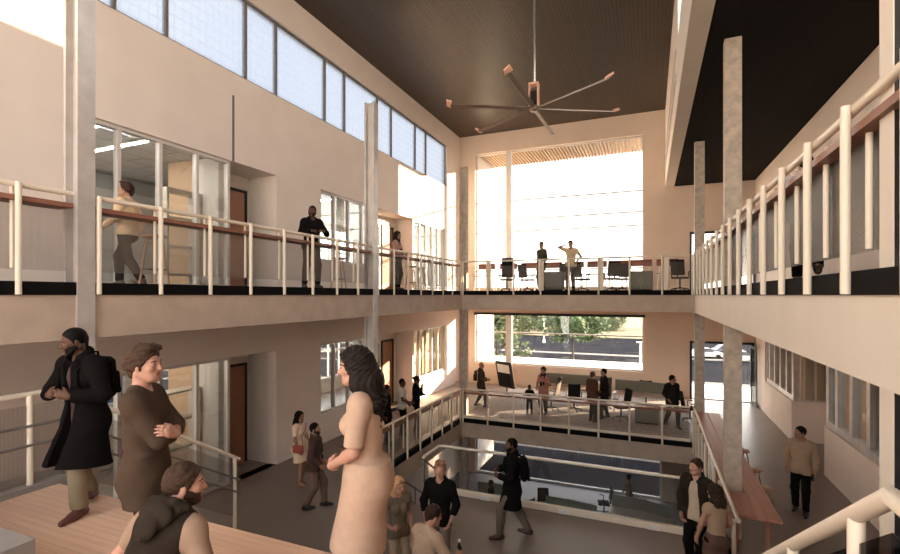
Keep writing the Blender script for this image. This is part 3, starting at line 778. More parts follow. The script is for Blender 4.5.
# offices behind the left wall
def room(tagn, x0, x1, y0, y1, z0, z1, back_holes, ceilm, wallm, side=-1):
    xb = x0 if side < 0 else x1
    wall_x('wall_back_'+tagn, xb-.1, xb+.1, y0, y1, z0, z1, back_holes, wallm)
    struct('wall_side_'+tagn, MB().box(x0, x1, y0-.1, y0, z0, z1).box(x0, x1, y1, y1+.1, z0, z1), wallm)
    struct('ceiling_'+tagn, MB().box(x0, x1, y0, y1, z1, z1+.1), ceilm)
for k, (zf, zt) in enumerate(((F3, 3.35), (F2, F2+3.2))):
    t = ('third', 'second')[k]
    for j, (ya, yb) in enumerate(((2.0, 12.0), (12.1, 22.6))):
        hs = []
        if k == 1 and j == 0: hs = [(2.6,5.6,zf+.3,zf+2.9),(9.2,10.9,zf+.3,zf+2.9)]
        if j == 1: hs = [(12.6,21.8,zf+.6,zf+3.0)]
        room('%s_%s' % (t, ('a','b','c')[j]), -14.0, XL-.3, ya, yb, zf, zt, hs, M_tile, M_room)
        for h in hs: window_x(-14.0, list(np.linspace(h[0], h[1], max(2, int((h[1]-h[0])/.8)+1))), h[2], h[3], (zf+1.9,), .06, .1)
    struct('wall_end_'+t, MB().box(-14, XL-.3, 22.5, 22.6, zf, zt), M_tan if k else M_room)
    struct('wall_tan_'+t, MB().box(-11.3, XL-1.2, 8.36, 8.46, zf, zt), M_tan)
    struct('wall_partition_'+t, MB().box(-11.3, -11.2, 8.46, 12.0, zf, zt), M_room)
struct('wall_panel_second', MB().box(-9.85, -9.78, 18.0, 19.25, F2, F2+3.05).box(-9.85, -9.78, 19.9, 21.2, F2, F2+3.05), M_tan)
def linear_lamp(x0, x1, y, z, label, along='X', g='linear lamps on office ceilings'):
    r = empty('ceiling_lamp', ((x0+x1)/2, y, z), 0, label, 'lamp', g)
    L = (x1-x0)/2; q = (L, .04) if along == 'X' else (.04, L)
    MB().box(-q[0]-.02, q[0]+.02, -q[1]-.02, q[1]+.02, -.03, .0).build('housing', M_white, r)
    MB().box(-q[0], q[0], -q[1], q[1], -.042, -.0302).build('diffuser', M_lamp if (z > 0 or x0 > 0) else M_lampd, r)
    return r
for i, (y, lb) in enumerate(((3.6,'linear white ceiling lamp seen through the upper office glazing, behind the near column'),(5.9,'linear white ceiling lamp above the walking man in the upper office'),(6.9,'linear white ceiling lamp in the upper office beside the tan wall'))):
    linear_lamp(-13.4, -10.0, y, 3.35, lb)
for y, lb in ((4.6,'linear lamp on the lower office ceiling behind the man in the long coat'),(7.4,'linear lamp on the lower office ceiling beside the tan wall')): linear_lamp(-13.4, -10.0, y, F2+3.2, lb)
for y, lb in ((13.6,'linear lamp in the upper middle office'),(20.2,'linear lamp in the upper far office')): linear_lamp(-13.0, -10.2, y, 3.35, lb)
for y, lb in ((13.6,'linear lamp in the lower middle office'),(20.2,'linear lamp in the lower far office')): linear_lamp(-13.0, -10.2, y, F2+3.2, lb)

# ---------------------------------------------------------------- far wall
wx0, wx1 = -8.35, -.25
holes = [(wx0, wx1, F3+.18, 7.28), (wx0, wx1, -3.5, -.93), (wx0, .49, F1, -6.0), (1.6, 4.0, F2, -2.0), (1.6, 3.9, F3, 2.75)]
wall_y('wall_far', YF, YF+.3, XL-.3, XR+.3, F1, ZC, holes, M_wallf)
window_y(YF+.2, [wx0, -6.63, wx1], F3+.18, 7.28, (1.25, 3.2, 3.82, 4.78), .07, .12, M_frame)
window_y(YF+.2, [wx0, -6.63, wx1], -3.5, -.93, (-1.9,), .07, .12, M_frame)
window_y(YF+.2, [wx0, -6.6, .49], F1+.01, -6.0, (-8.08,), .08, .12, M_white, M_glassD)
struct('trim_window_head', MB().box(wx0-.05, wx1+.05, YF-.06, YF+.02, -1.02, -.90), M_frameB)
struct('column', MB().box(-6.72, -6.42, YF+.02, YF+.13, F1, 7.28), M_ext)
mb = MB()
for (x0, x1, z0, z1) in ((1.6, 4.0, F2, -2.0), (1.6, 3.9, F3, 2.75)):
    mb = MB(); f = .09
    mb.box(x0, x0+f, YF-.03, YF+.2, z0, z1); mb.box(x1-f, x1, YF-.03, YF+.2, z0, z1); mb.box(x0+f, x1-f, YF-.03, YF+.2, z1-f, z1); mb.box(2.9, 2.96, YF, YF+.1, z0, z1-f)
    DN[0] += 1; o = struct('door_%d' % DN[0], mb, M_frameB)
    MB().box(x0+f, x1-f, YF+.045, YF+.055, z0+.02, z1-f).build('pane', M_glass, o)
    a = Matrix.Translation((x1-.12, YF-.02, 0)) @ Matrix.Rotation(R(-86), 4, 'Z')
    lf = MB(); lf.box(0, .9, -.02, .02, z0+.02, z0+.14, a); lf.box(0, .08, -.02, .02, z0+.14, z1-.1, a); lf.box(.82, .9, -.02, .02, z0+.14, z1-.1, a); lf.box(.08, .82, -.02, .02, z1-.22, z1-.1, a)
    lo = lf.build('door_leaf', M_frameB, o)
    MB().box(.08, .82, -.006, .006, z0+.14, z1-.22, a).build('leaf_glass', M_glassO, lo)

# ---------------------------------------------------------------- right side
wall_x('wall_right_upper', XR, XR+.3, YB, YF+.3, F3-.3, ZLC+.2, [(7.0, 11.6, F3+.95, 2.5)], M_wall)
window_x(XR+.1, [7.0,8.15,9.3,10.45,11.6], F3+.95, 2.5, (), .07, .1, None, M_glassO)
hr = [(8.6,14.7,-3.3,-1.5),(17.7,21.4,-3.3,-1.5),(14.7,17.7,F2,-1.5)]
wall_x('wall_right_lower', XR, XR+.3, YB, YF+.3, F2, F3-.3, hr, M_wall)
struct('wall_right_ground', MB().box(XR, XR+.3, YB, YF+.3, F1, F2-.3), M_wall)
for ys in ([8.6,9.5,10.4,11.3,12.2,13.1,14.0,14.7], [17.7,18.5,19.3,20.1,20.9,21.4]):
    window_x(XR+.12, ys, -3.3, -1.5, (), .17, .16, M_col, M_glassO)
struct('wall_recess', MB().box(XR+.95, XR+1.1, 14.7, 17.7, F2, -1.5).box(XR+.3, XR+.95, 17.7, 17.85, F2, -3.3).box(XR+.3, XR+.95, 14.55, 14.7, F2, -1.5).box(XR, XR+1.1, 14.55, 17.85, -1.5, -1.4), M_wall)
window_y(17.78, [XR+.3, XR+.62, XR+.95], -3.3, -1.5, (), .06, .1, None, M_glassO)
for t, ya, yb in (('a', 6.0, 14.5), ('b', 17.9, 22.8)):
    room('right_'+t, XR+.3, 8.0, ya, yb, F2, F2+3.3, [], M_tile, M_tan, 1)
linear_lamp(4.9, 7.6, 12.4, F2+3.3, 'added linear lamp in the glazed office behind the walking man in tan shirt', 'X')  # ceiling strips added to brighten the tan rooms, no fixture seen there
linear_lamp(4.9, 7.6, 20.0, F2+3.3, 'added linear lamp in the glazed office on the right wall near the far doorway', 'X')
room('right_upper', XR+.3, 8.0, 6.0, 13.0, F3, 3.4, [], M_tile, M_room, 1)
# ---------------------------------------------------------------- ceilings and bulkhead
struct('ceiling', MB().box(XL-.3, .63, YB, YF+.3, ZC, ZC+.3), M_ceil)
struct('ceiling_right', MB().box(.98, XR+.3, YB, YF+.3, ZLC, ZLC+.2), M_ceilb)
bh = [(2.5, 12.9, 6.35, 7.9)]  # unseen clerestory opening, added to throw a sun patch on the left wall
wall_x('wall_bulkhead', .63, .98, YB, YF, ZLC, ZC+.3, bh, M_wallw)
window_x(.8, [2.5,3.6,4.7,5.8,6.9,8.0,9.1,10.2,11.3,12.9], 6.35, 7.9, (), .05, .1, M_frame)
struct('trim_bulkhead', MB().box(.585, .63, 13.6, YF, 5.55, 5.75).box(.60, .63, 13.6, YF, 6.25, 6.35), M_frame)
struct('trim_soffit', MB().box(.63, .985, YB, YF, ZLC-.012, ZLC), M_beamr)
# back of the hall: unseen end wall, its glazing added to lift the interior daylight
wall_y('wall_back', YB-.3, YB, XL-.3, XR+.3, F1, ZC, [(-8.8, .3, -4.2, 7.8), (1.3, 3.8, F3+.3, 4.5)], M_wall)
window_y(YB-.15, [-8.8,-7.3,-5.8,-4.3,-2.8,-1.3,.3], -4.2, 7.8, (-1,2,5), .08, .14)
window_y(YB-.15, [1.3,2.55,3.8], F3+.3, 4.5, (2,), .08, .14)
# ---------------------------------------------------------------- columns
def hcol(x0, x1, yc, z0, z1, m):
    mb = MB(); w = .1; t = .045
    mb.box(x0, x0+t, yc-w, yc+w, z0, z1); mb.box(x1-t, x1, yc-w, yc+w, z0, z1); mb.box(x0+t, x1-t, yc-.02, yc+.02, z0, z1)
    return struct('column', mb, m)
for i, y in enumerate(COLY):
    hcol(-6.64, -6.36, y, F1, 4.85, M_col if i < 2 else M_colc)
for i, y in enumerate(COLY):
    if i == 0:
        struct('column', MB().box(1.27, 1.276, 3.456, 3.63, F1, ZLC), M_beamr); struct('column', MB().box(1.276, 1.56, 3.456, 3.63, F1, ZLC), M_frameB)  # black body paints in the unlit, viewer-facing side of this column
    else:
        mb = MB(); mb.box(1.29, 1.57, y-.1, y+.1, F1, ZLC); struct('column', mb, M_colc)
# ---------------------------------------------------------------- balcony railings
def railing(p0, p1, zf, inward, label, group=None, spacing=.82, first=0.0, ledge=True, mesh=None, wide=(), inner=True, kick=False, pr=.03, ledgem=None, ends=(0,0)):
    p0 = Vector((p0[0], p0[1], 0)); p1 = Vector((p1[0], p1[1], 0)); L = (p1-p0).length; d = (p1-p0)/L; n = Vector((inward[0], inward[1], 0))
    r = empty('railing', (p0.x, p0.y, zf), math.atan2(d.y, d.x), label, 'railing', group)
    s = 1 if (Matrix.Rotation(math.atan2(d.y, d.x), 3, 'Z') @ Vector((0,1,0))).dot(n) > 0 else -1
    MB().tube([(-ends[0],.035*s,1.07),(L+ends[1],.035*s,1.07)], .032, 14).build('top_rail', M_post, r)
    ts = []; t = first
    while t <= L+.001: ts.append(t); t += spacing
    for t in ts:
        mb = MB().tube([(t,-.025*s,-.145),(t,-.025*s,1.09)], pr, 12); mb.build('post', M_post, r)
    if inner:
        for t in ts:
            q = t
            if q < .03: continue
            MB().tube([(q,.10*s,.15),(q,.10*s,1.05)], .021, 10).build('bracket_post', M_post, r)
    if ledge: MB().box(-ends[0], L+ends[1], .02*s if s > 0 else -.32, .32 if s > 0 else -.02, .90, .955).build('ledge', ledgem or M_ledge, r)
    if mesh: MB().box(.02, L-.02, .135*s-.003, .135*s+.003, .14, .90).build('mesh_panel', mesh, r)
    if kick: MB().box(0, L, -.01*s-.012, -.01*s+.012, .03, .11).build('kick_rail', M_post, r)
    for t in wide: MB().rbox(t-.09, t+.09, .10*s-.03, .10*s+.03, .0, 1.04, .01).build('wide_post', M_post, r)
    return r
cy = COLY
railing((AX0, 1.32), (AX0, cy[0]-.11), F3, (-1,0), 'upper left railing with wood ledge, short bay this side of the near steel column', None, .82, 0.0+.82*0, mesh=M_meshY)
railing((AX0, cy[0]+.11), (AX0, cy[1]-.11), F3, (-1,0), 'long upper left railing bay between the near and middle columns, black-shirted man leaning on it', None, .82, .04, mesh=M_meshY)
railing((AX0, cy[1]+.11), (AX0, AY1), F3, (-1,0), 'upper left railing bay from the middle column to the far corner, bar stools behind it', None, .82, .01, mesh=M_meshY)
xs = [-6.2,-5.45]
railing((AX0+.06, AY1), (AX1-.1, AY1), F3, (0,1), 'upper far railing in front of the tall window, two men behind it', None, .956, .0, mesh=M_meshX, wide=(.95,2.86,4.83,6.8), inner=False, ledge=False, ledgem=M_ledgeX)
railing((AX1-.02, 3.89-.82*2), (AX1-.02, AY1), F3, (1,0), 'upper right railing rising close to the viewer, red-brown ledge behind thick posts', None, .82, .0, mesh=M_meshD)
railing((AX0, 9.25), (AX0, AY1), F2, (-1,0), 'middle level left railing with wood ledge beside the stairwell', None, .82, .3, mesh=M_meshY)
railing((AX0+.06, AY1), (AX1-.1, AY1), F2, (0,1), 'middle level far railing with wood ledge under the tree-view window', None, .956, .0, mesh=M_meshX, inner=False, kick=True, ledgem=M_ledgeX)
railing((AX1-.02, 8.4), (AX1-.02, AY1), F2, (1,0), 'middle level right railing beside the long red-brown table', None, .82, .0, ledge=False, mesh=None, inner=False)
# glass balustrade at the near edge of the middle level opening
r = empty('glass_balustrade', (-4.45, 10.0, F2), 0, 'low glass balustrade with cream handrail around the near edge of the floor opening', 'railing')
MB().tube([(-.02,-.85,1.06),(-.02,-.05,1.06),(.05,0,1.06),(5.55,0,1.06)], .03, 12).build('handrail', M_post, r)
MB().rbox(0, 5.55, -.05, .05, 0, .13, .01).build('base_shoe', M_post, r)
MB().rbox(-.05, .05, -.85, -.052, 0, .13, .01).build('base_shoe', M_post, r)
for i in range(4): MB().box(.03+i*1.38, .02+(i+1)*1.38, -.008, .008, .131, 1.03).build('glass_panel', M_glass, r)
MB().box(-.028, -.012, -.84, -.03, .131, 1.03).build('glass_panel', M_glass, r)
for i in range(3):
    MB().rbox(1.0+i*1.7, 1.22+i*1.7, -.085, -.051, .01, .1, .008).build('clamp', M_white, r)
# stair down to the ground level inside the opening
r = empty('staircase', (-5.42, 9.25, F2), 0, 'straight staircase descending from the middle level inside the opening', 'stairs')
n = 28; rise = (F2-F1)/n; run = .25
for i in range(n-1):
    MB().box(-.85, .85, i*run, i*run+run+.03, -(i+1)*rise-.045, -(i+1)*rise).build('tread', M_grey, r)
for s in (-1, 1):
    MB().prism([(s*.86,0,-.05),(s*.86,n*run,-n*rise-.0),(s*.86,n*run,-n*rise+.30),(s*.86,.0,.28-rise)], (.03*s,0,0)).build('stringer', M_beam, r)
    MB().tube([(s*.88,.0,.95),(s*.88,.05,.95),(s*.88,n*run,-n*rise+.95)], .022, 10).build('handrail', M_frameD, r)
    MB().tube([(s*.88,.05,.5),(s*.88,n*run,-n*rise+.5)], .016, 8).build('handrail', M_frameD, r)
    for i in range(0, n, 4): MB().tube([(s*.88,i*run+.1,-i*rise-.1),(s*.88,i*run+.1,-i*rise+.95-.25*rise)], .018, 8).build('baluster', M_frameD, r)
# ---------------------------------------------------------------- seating steps in the foreground
r = empty('seating_steps', (-3.0, 3.2, F2), 0, 'tiered wooden seating steps in the foreground on which four people stand and sit', 'steps')
def wtier(x0, x1, y0, y1, z, parent=r):
    o = MB(); o.box(x0+3.0, x1+3.0, y0-3.2, y1-3.2, (F2 if z > F2+.05 else F2)-F2+.0, z-.03-F2); b = o.build('riser_block', M_grey, parent)
    return b
zt = -2.11
wtier(-6.1, .1, YB+.1, 3.2, zt); MB().box(-3.1, 3.1, YB+.1-3.2, 0, zt-.03-F2, zt-F2).build('wood_deck', M_oak, r)
z = zt; y = 3.2
for i in range(4):
    z -= .484
    wtier(-6.25, .1, y, y+.64, z); MB().box(-3.25, 3.1, y-3.2, y-3.2+.64, z-.03-F2, z-F2).build('wood_seat', M_oak, r)
    y += .64
b = MB(); b.box(-3.1, -.95, YB+.1-3.2, 1.93-3.2, zt-F2+.001, -1.70-F2); b.build('upper_block', M_grey, r)
MB().box(-3.08, -1.15, YB+.15-3.2, 1.72-3.2, -1.70-F2, -1.68-F2).build('wood_seat', M_oak, r)
b = MB(); b.box(-.2, 3.1, YB+.1-3.2, 1.93-3.2, zt-F2+.001, -1.83-F2); b.build('upper_block', M_grey, r)
MB().box(-.2, 3.1, YB+.1-3.2, 1.93-3.2, -1.83-F2, -1.80-F2).build('wood_seat', M_oak, r)
MB().box(-3.55, -3.1, YB+.1-3.2, 0.25, 0, zt+.06-F2).build('curb', M_grey, r)
MB().box(3.1, 3.95, -3.2-1.2, 2.05-3.2, 0, -1.70-F2).build('landing', M_grey, r)
# flights of ordinary steps on both sides
def flight(x0, x1, y0, z0, label):
    w = (x1-x0)/2; i = 0; zz = z0-F2; cx = (x0+x1)/2+3.0
    while True:
        zz -= .1725
        if zz < .05: break
        MB().box(cx-w, cx+w, y0-3.2+i*.275, y0-3.2+i*.275+.275, 0, zz).build('step', M_grey, r); i += 1
flight(.11, .95, 2.05, -1.70, '')
# sloping stair railings
def stair_rail(x, pts, posts, label, lows, m, bars=True, dm=None, hr=.028):
    q = empty('stair_railing', (x, pts[0][0], F2), 0, label, 'railing')
    y0 = pts[0][0]; P = [(0, a-y0, b-F2) for a, b in pts]
    MB().tube(P, hr, 12).build('top_rail', M_post, q)
    for (py, pb, ptop) in posts: MB().tube([(0,py-y0,pb-F2),(0,py-y0,ptop-F2)], .03, 12).build('post', M_post, q)
    for dz in lows: MB().tube([(.03,a-y0,b-F2-dz) for a, b in pts], .014, 8).build('lower_rail', dm or M_frameD, q)
    for (a, b), (c, d) in zip(pts[:-1], pts[1:]):
        MB().prism([(0,a-y0,b-F2-.12),(0,c-y0,d-F2-.12),(0,c-y0,d-F2-.95),(0,a-y0,b-F2-.95)], (.005,0,0)).build('mesh_panel', m, q)
    return q
ry = lambda y: -1.07-.628*(y-3.25) if y > 3.25 else -1.07
stair_rail(-6.18, [(-1.0,-1.07),(3.25,-1.07),(5.81,ry(5.81))], [(y, -2.048, ry(y)) for y in (.6,1.8,2.97)]+[(4.42,-3.07,ry(4.42)),(5.72,-4.04,ry(5.72))],
    'left stair railing with dark lower bars, behind the man in the long coat', (.34,.55), M_meshY)
stz = lambda y: -1.70 if y < 2.05 else -1.70-.1725*(math.floor((y-2.05)/.275)+1)
ry2 = lambda y: -.68-.62*(y-2.05) if y > 2.05 else -.68
stair_rail(.75, [(-1.0,-.68),(2.05,-.68),(6.7,ry2(6.7))], [(y, stz(y), ry2(y)) for y in (.4,1.3,2.35,3.25,4.3,5.4,6.5)],
    'cream stair railing at the lower right corner, bending beside the viewer', (.22,), M_glassDark, dm=M_chrome, hr=.034)
# ---------------------------------------------------------------- furniture
M_cdark = mat('chair_fabric_dark', (.016,.014,.013), .9, spec=.1)
M_ctan = mat('chair_fabric_tan', (.12,.098,.078), .8)
M_red = mat('chair_red', (.55,.06,.08), .45)
M_plast = mat('plastic_dark', (.014,.014,.014), .5, spec=.2)
M_desk = mat('desk_top', (.68,.60,.50), .4)
M_part = mat('screen_olive', (.22,.22,.175), .85)
M_rscr = mat('screen_redbrown', (.20,.07,.048), .8)
M_stool = mat('stool_wood', (.50,.30,.19), .5)
M_scr = mat('display_blue', (.03,.06,.22), .2)
def spin(a): return Matrix.Rotation(a, 4, 'Z')
def office_chair(loc, yaw, label, fabric=None, high=False, group='office chairs at the desks'):
    fb = fabric or M_cdark
    r = empty('office_chair', loc, R(yaw), label, 'chair', group)
    mb = MB()
    for i in range(5):
        a = 2*math.pi*i/5; mb.tube([(0,0,.11),(.28*math.cos(a),.28*math.sin(a),.075)], .022, 8, True, .014)
    mb.build('star_base', M_plast, r)
    for i in range(5):
        a = 2*math.pi*i/5; MB().tube([(.28*math.cos(a)-.015*math.sin(a),.28*math.sin(a)+.015*math.cos(a),.03),(.28*math.cos(a)+.015*math.sin(a),.28*math.sin(a)-.015*math.cos(a),.03)], .03, 10).build('caster', M_plast, r)
    MB().tube([(0,0,.1),(0,0,.43)], .028, 10).build('gas_lift', M_plast, r)
    MB().rbox(-.25,.25,-.23,.25,.43,.50,.03).build('seat', fb, r)
    hb = .78 if high else .55
    T = Matrix.Translation((0,-.22,.56)) @ Matrix.Rotation(R(10), 4, 'X')
    mb = MB(); n = 6
    for i in range(n):
        x0 = -.23+.46*i/n; x1 = x0+.46/n; c = lambda x: -.05*(1-(x/.23)**2)
        mb.prism([(x0,c(x0)-.02,0),(x1,c(x1)-.02,0),(x1,c(x1)+.02,0),(x0,c(x0)+.02,0)], (0,0,hb), T)
    mb.build('backrest', fb, r)
    MB().tube([(0,-.05,.44),(0,-.27,.46),(0,-.30,.72)], .022, 8).build('back_spine', M_plast, r)
    for s in (-1,1): MB().tube([(s*.25,.0,.46),(s*.29,.0,.52),(s*.29,-.02,.67),(s*.29,.16,.69)], .02, 8).build('armrest', M_plast, r)
    return r
def bar_stool(loc, yaw, label, h=.76, group='bar stools along the ledge', m=None):
    r = empty('stool', loc, R(yaw), label, 'stool', group)
    MB().lathe([(0,h-.04),(.15,h-.04),(.175,h-.02),(.175,h-.005),(.16,h+.005),(0,h+.0)], 20).build('seat', m or M_stool, r)
    for i in range(4):
        a = math.pi/4+i*math.pi/2; MB().tube([(.10*math.cos(a),.10*math.sin(a),h-.04),(.2*math.cos(a),.2*math.sin(a),0)], .017, 8).build('leg', m or M_stool, r)
    mb = MB(); k = .2-.1*.3
    mb.tube([(.165*math.cos(a),.165*math.sin(a),h*.32) for a in [math.pi/4+i*math.pi/2 for i in range(5)]], .010, 8); mb.build('foot_ring', M_plast, r)
    return r
def desk(loc, yaw, w, label, screen_h=.36, screen_m=None, top_m=None, fold=True, group='desks with screens', monitor=False):
    r = empty('desk', loc, R(yaw), label, 'desk', group)
    MB().rbox(-w/2, w/2, -.38, .38, .70, .735, .01).build('desk_top', top_m or M_desk, r)
    for sx in (-1,1):
        for sy in (-1,1): MB().tube([(sx*(w/2-.1),sy*.28,.70),(sx*(w/2-.07),sy*.33,0)], .022, 8).build('leg', M_white, r)
    sm = screen_m or M_part
    s = MB()
    if fold:
        s.prism([(-w/2,-.30,.62),(0,-.40,.62),(0,-.37,.62),(-w/2,-.27,.62)], (0,0,.12+screen_h)); s.prism([(0,-.40,.62),(w/2,-.30,.62),(w/2,-.27,.62),(0,-.37,.62)], (0,0,.12+screen_h))
    else:
        s.rbox(-w/2+.02, w/2-.02, -.42, -.385, .74+screen_h-.27, .74+screen_h, .008)
        for q_ in (-.3, .3): MB().box(q_-.012, q_+.012, -.41, -.395, .5, .74+screen_h-.26).box(q_-.012, q_+.012, -.395, -.36, .66, .70).build('screen_post', M_white, r)
    s.build('privacy_screen', sm, r)
    if monitor:
        m = MB().rbox(-.28,.28,-.16,-.13,.84,1.18,.01).build('monitor', M_plast, r); MB().tube([(0,-.16,.735),(0,-.16,.9)], .02, 8).build('monitor_stand', M_plast, r)
    return r
# middle level, far side
def w2(px, Y): r_ = ray(px); d = Y/r_[1]; return (r_[0]*d, Y)
p = at_d(507, 21.2)
r = empty('display_stand', (p[0], p[1], F2), R(150), 'tilted black-framed mobile display board with pale top, on the middle level', 'board')
T = Matrix.Translation((0,0,.40)) @ Matrix.Rotation(R(-12), 4, 'X')
b = MB(); b.rbox(-.5,.5,-.05,.04,0,1.2,.03,T); b.build('frame', M_plast, r)
MB().rbox(-.38,.38,.041,.052,.70,1.08,.01,T).build('pale_panel', M_white, r); MB().rbox(-.36,.36,.041,.052,.09,.66,.01,T).build('dark_panel', M_cdark, r)
MB().tube([(0,0,.1),(0,0,.42)], .035, 10).build('post', M_plast, r)
mb = MB(); [mb.tube([(0,0,.1),(.38*math.cos(a),.38*math.sin(a),.03)], .025, 8, True, .016) for a in [i*math.pi*2/5 for i in range(5)]]; mb.build('star_base', M_plast, r)
for px, Y, yaw, w, lb in ((565,20.2,176,2.3,'desk with folded olive screen under the tree seen in the window'),(645,19.6,172,2.3,'desk with long olive screen near the walking man in dark coat'),(586,21.6,180,1.6,'pale desk behind the standing couple on the middle level')):
    q = w2(px, Y); desk((q[0], q[1], F2+.008), yaw, w, lb, .42 if w > 2 else .2, None, None, True, 'desks on the middle level')
for px, Y, yaw, fb, hi, lb in ((551,18.8,80,M_ctan,True,'tan high-backed office chair beside the woman in pink top'),(574,19.0,10,M_cdark,False,'dark office chair tucked at the desk with folded olive screen'),(603.5,19.7,20,M_ctan,True,'tan high-backed chair right of the standing couple'),(621,18.3,120,M_cdark,False,'low dark office chair on casters behind the railing, right of the couple'),(646,20.9,0,M_cdark,False,'dark chair behind the long olive desk screen'),(690,19.0,-80,M_cdark,False,'dark office chair right of the walking man in dark coat')):
    q = w2(px, Y); office_chair((q[0], q[1], F2+.008), yaw, lb, fb, hi, 'office chairs on the middle level')
q = w2(647, 18.2); r = empty('storage_cabinet', (q[0], q[1], F2+.008), 0, 'low dark cabinet left of the walking man in dark coat', 'cabinet')
MB().rbox(-.4,.4,-.22,.22,.05,.62,.01).build('body', M_part, r); MB().box(-.37,.37,-.2,.2,0,.05).build('plinth', M_plast, r)
for s in (-1,1):
    dr = MB().rbox(-.385 if s < 0 else .008, -.008 if s < 0 else .385, -.238, -.222, .08, .6, .004).build('door', M_part, r); MB().tube([(s*.06,-.25,.3),(s*.06,-.25,.42)], .008, 6).build('handle', M_chrome, dr)
# upper level, far side: a row of desks with red-brown screens
for i, px in enumerate((484,506,528,551,573,596,618,641,668)):
    q = w2(px, 20.6)
    desk((q[0], q[1], F3), 180, .86, ['first','second','third','fourth','fifth','sixth','seventh','eighth','ninth'][i]+' desk from the left in the row with red-brown screens on the upper far floor', .56, M_rscr, M_desk, False, 'desks on the upper level')
for px, Y, yaw, hi, lb in ((507,18.6,20,True,'large dark lounge chair at the left of the upper far floor'),(527,19.2,-30,False,'dark office chair left of the man in green shirt, upper level'),(561,19.2,40,False,'dark office chair between the two men, upper level'),(582,19.4,-40,False,'dark office chair just right of the man with raised arm, upper level'),(612,19.0,20,False,'dark office chair in the middle of the upper desks, spread base'),(622,19.6,160,False,'dark office chair turned away, middle of the upper desks'),(680,18.9,-20,False,'dark office chair at the right end of the upper far floor')):
    q = w2(px, Y); office_chair((q[0], q[1], F3), yaw, lb, M_cdark, hi, 'office chairs on the upper level')
for px, Y, lb in ((641,18.7,'dark cabinet behind the upper far railing, right half'),(553,18.0,'dark cabinet behind the man in green shirt')):
    q = w2(px, Y); r = empty('storage_cabinet', (q[0], q[1], F3), 0, lb, 'cabinet')
    MB().rbox(-.4,.4,-.22,.22,.05,.72,.01).build('body', M_part, r); MB().box(-.37,.37,-.2,.2,0,.05).build('plinth', M_plast, r)
    for s in (-1,1):
        dr = MB().rbox(-.385 if s < 0 else .008, -.008 if s < 0 else .385, -.238, -.222, .08, .7, .004).build('door', M_part, r); MB().tube([(s*.06,-.25,.3),(s*.06,-.25,.42)], .008, 6).build('handle', M_chrome, dr)
# bar stools at the upper left ledge
for x, y, lb in ((-7.15,5.06,'wooden bar stool right behind the walking man on the upper left walkway'),(-7.2,10.1-.2,'wooden bar stool just left of the middle steel column, upper walkway'),(-7.1,13.6,'wooden bar stool right of the woman in pink top, nearer of two'),(-7.1,14.35,'wooden bar stool farther along the upper left ledge, near the far corner')):
    bar_stool((x, y, F3), 12, lb, .78)
# long table with stools at the right of the middle level
r = empty('long_table', (1.86, 12.8, F2), 0, 'long red-brown wooden table along the right railing of the middle level', 'table')
M_table = planks('table_wood', (.56,.27,.19), (.50,.24,.17), .16, 2.5, 'Y', .42, .003)
MB().rbox(-.24, .11, -3.7, 3.85, .84, .89, .012).build('table_top', M_table, r)
[MB().rbox(-.56, -.242, a, b, .84, .89, .012).build('table_top', M_table, r) for a, b in ((-3.7,-2.61),(-2.39,3.85))]
for y in (-3.05, -.4, 1.8, 3.6):
    for x in (-.45, .03): MB().box(x-.03, x+.03, y-.03, y+.03, 0, .84).build('leg', M_table, r)
for y, lb in ((11.35,'low wooden stool nearest along the long red-brown table'),(12.5,'second low wooden stool along the long red-brown table'),(13.9,'third low wooden stool behind the concrete column at the long table')):
    bar_stool((2.14, y, F2), 20, lb, .62, 'stools at the long table')
# left offices of the middle level
r = empty('task_chair', (-12.7, 7.9, F2), R(160), 'red office chair in the glazed room behind the man in the long coat', 'chair')
MB().rbox(-.24,.24,-.24,.24,.44,.5,.03).build('seat', M_red, r); MB().rbox(-.22,.22,-.27,-.22,.55,1.0,.03, Matrix.Rotation(R(8),4,'X')).build('backrest', M_red, r)
MB().tube([(0,0,.1),(0,0,.44)], .03, 10).build('gas_lift', M_plast, r)
mb = MB(); [mb.tube([(0,0,.1),(.28*math.cos(a),.28*math.sin(a),.05)], .02, 8) for a in [i*math.pi*2/5 for i in range(5)]]; mb.build('star_base', M_plast, r)
MB().tube([(0,-.2,.46),(0,-.28,.5),(0,-.27,.8)], .02, 8).build('back_spine', M_plast, r)
desk((-12.9, 6.3, F2), 90, 2.2, 'white desk with white screen in the glazed room at the left of the middle level', .2, M_white, M_white, False, None)
r = empty('wall_display', (-13.86, 8.55, F2+1.45), 0, 'dark blue wall display with white frame between the coat man and the sweater man', 'display')
MB().rbox(0,.05,-.36,.36,0,.95,.01).build('frame', M_white, r); MB().box(.05,.056,-.27,.27,.09,.86).build('screen', M_scr, r)
# shelves in the alcove glazing
for zf, lb in ((F2,'pale open shelf unit seen through the middle level glazing left of the wooden door'),(F3,'pale open shelf unit seen through the upper glazing left of the wooden door')):
    r = empty('shelf_unit', (-10.25, 7.85, zf), 0, lb, 'shelf')
    for s in (-1,1): MB().box(-.2,.2,s*.42-.025,s*.42+.025,0,2.3).build('upright', M_desk, r)
    for z in (.3,.95,1.6,2.25): MB().box(-.2,.2,-.395,.395,z,z+.05).build('shelf_board', M_desk, r)
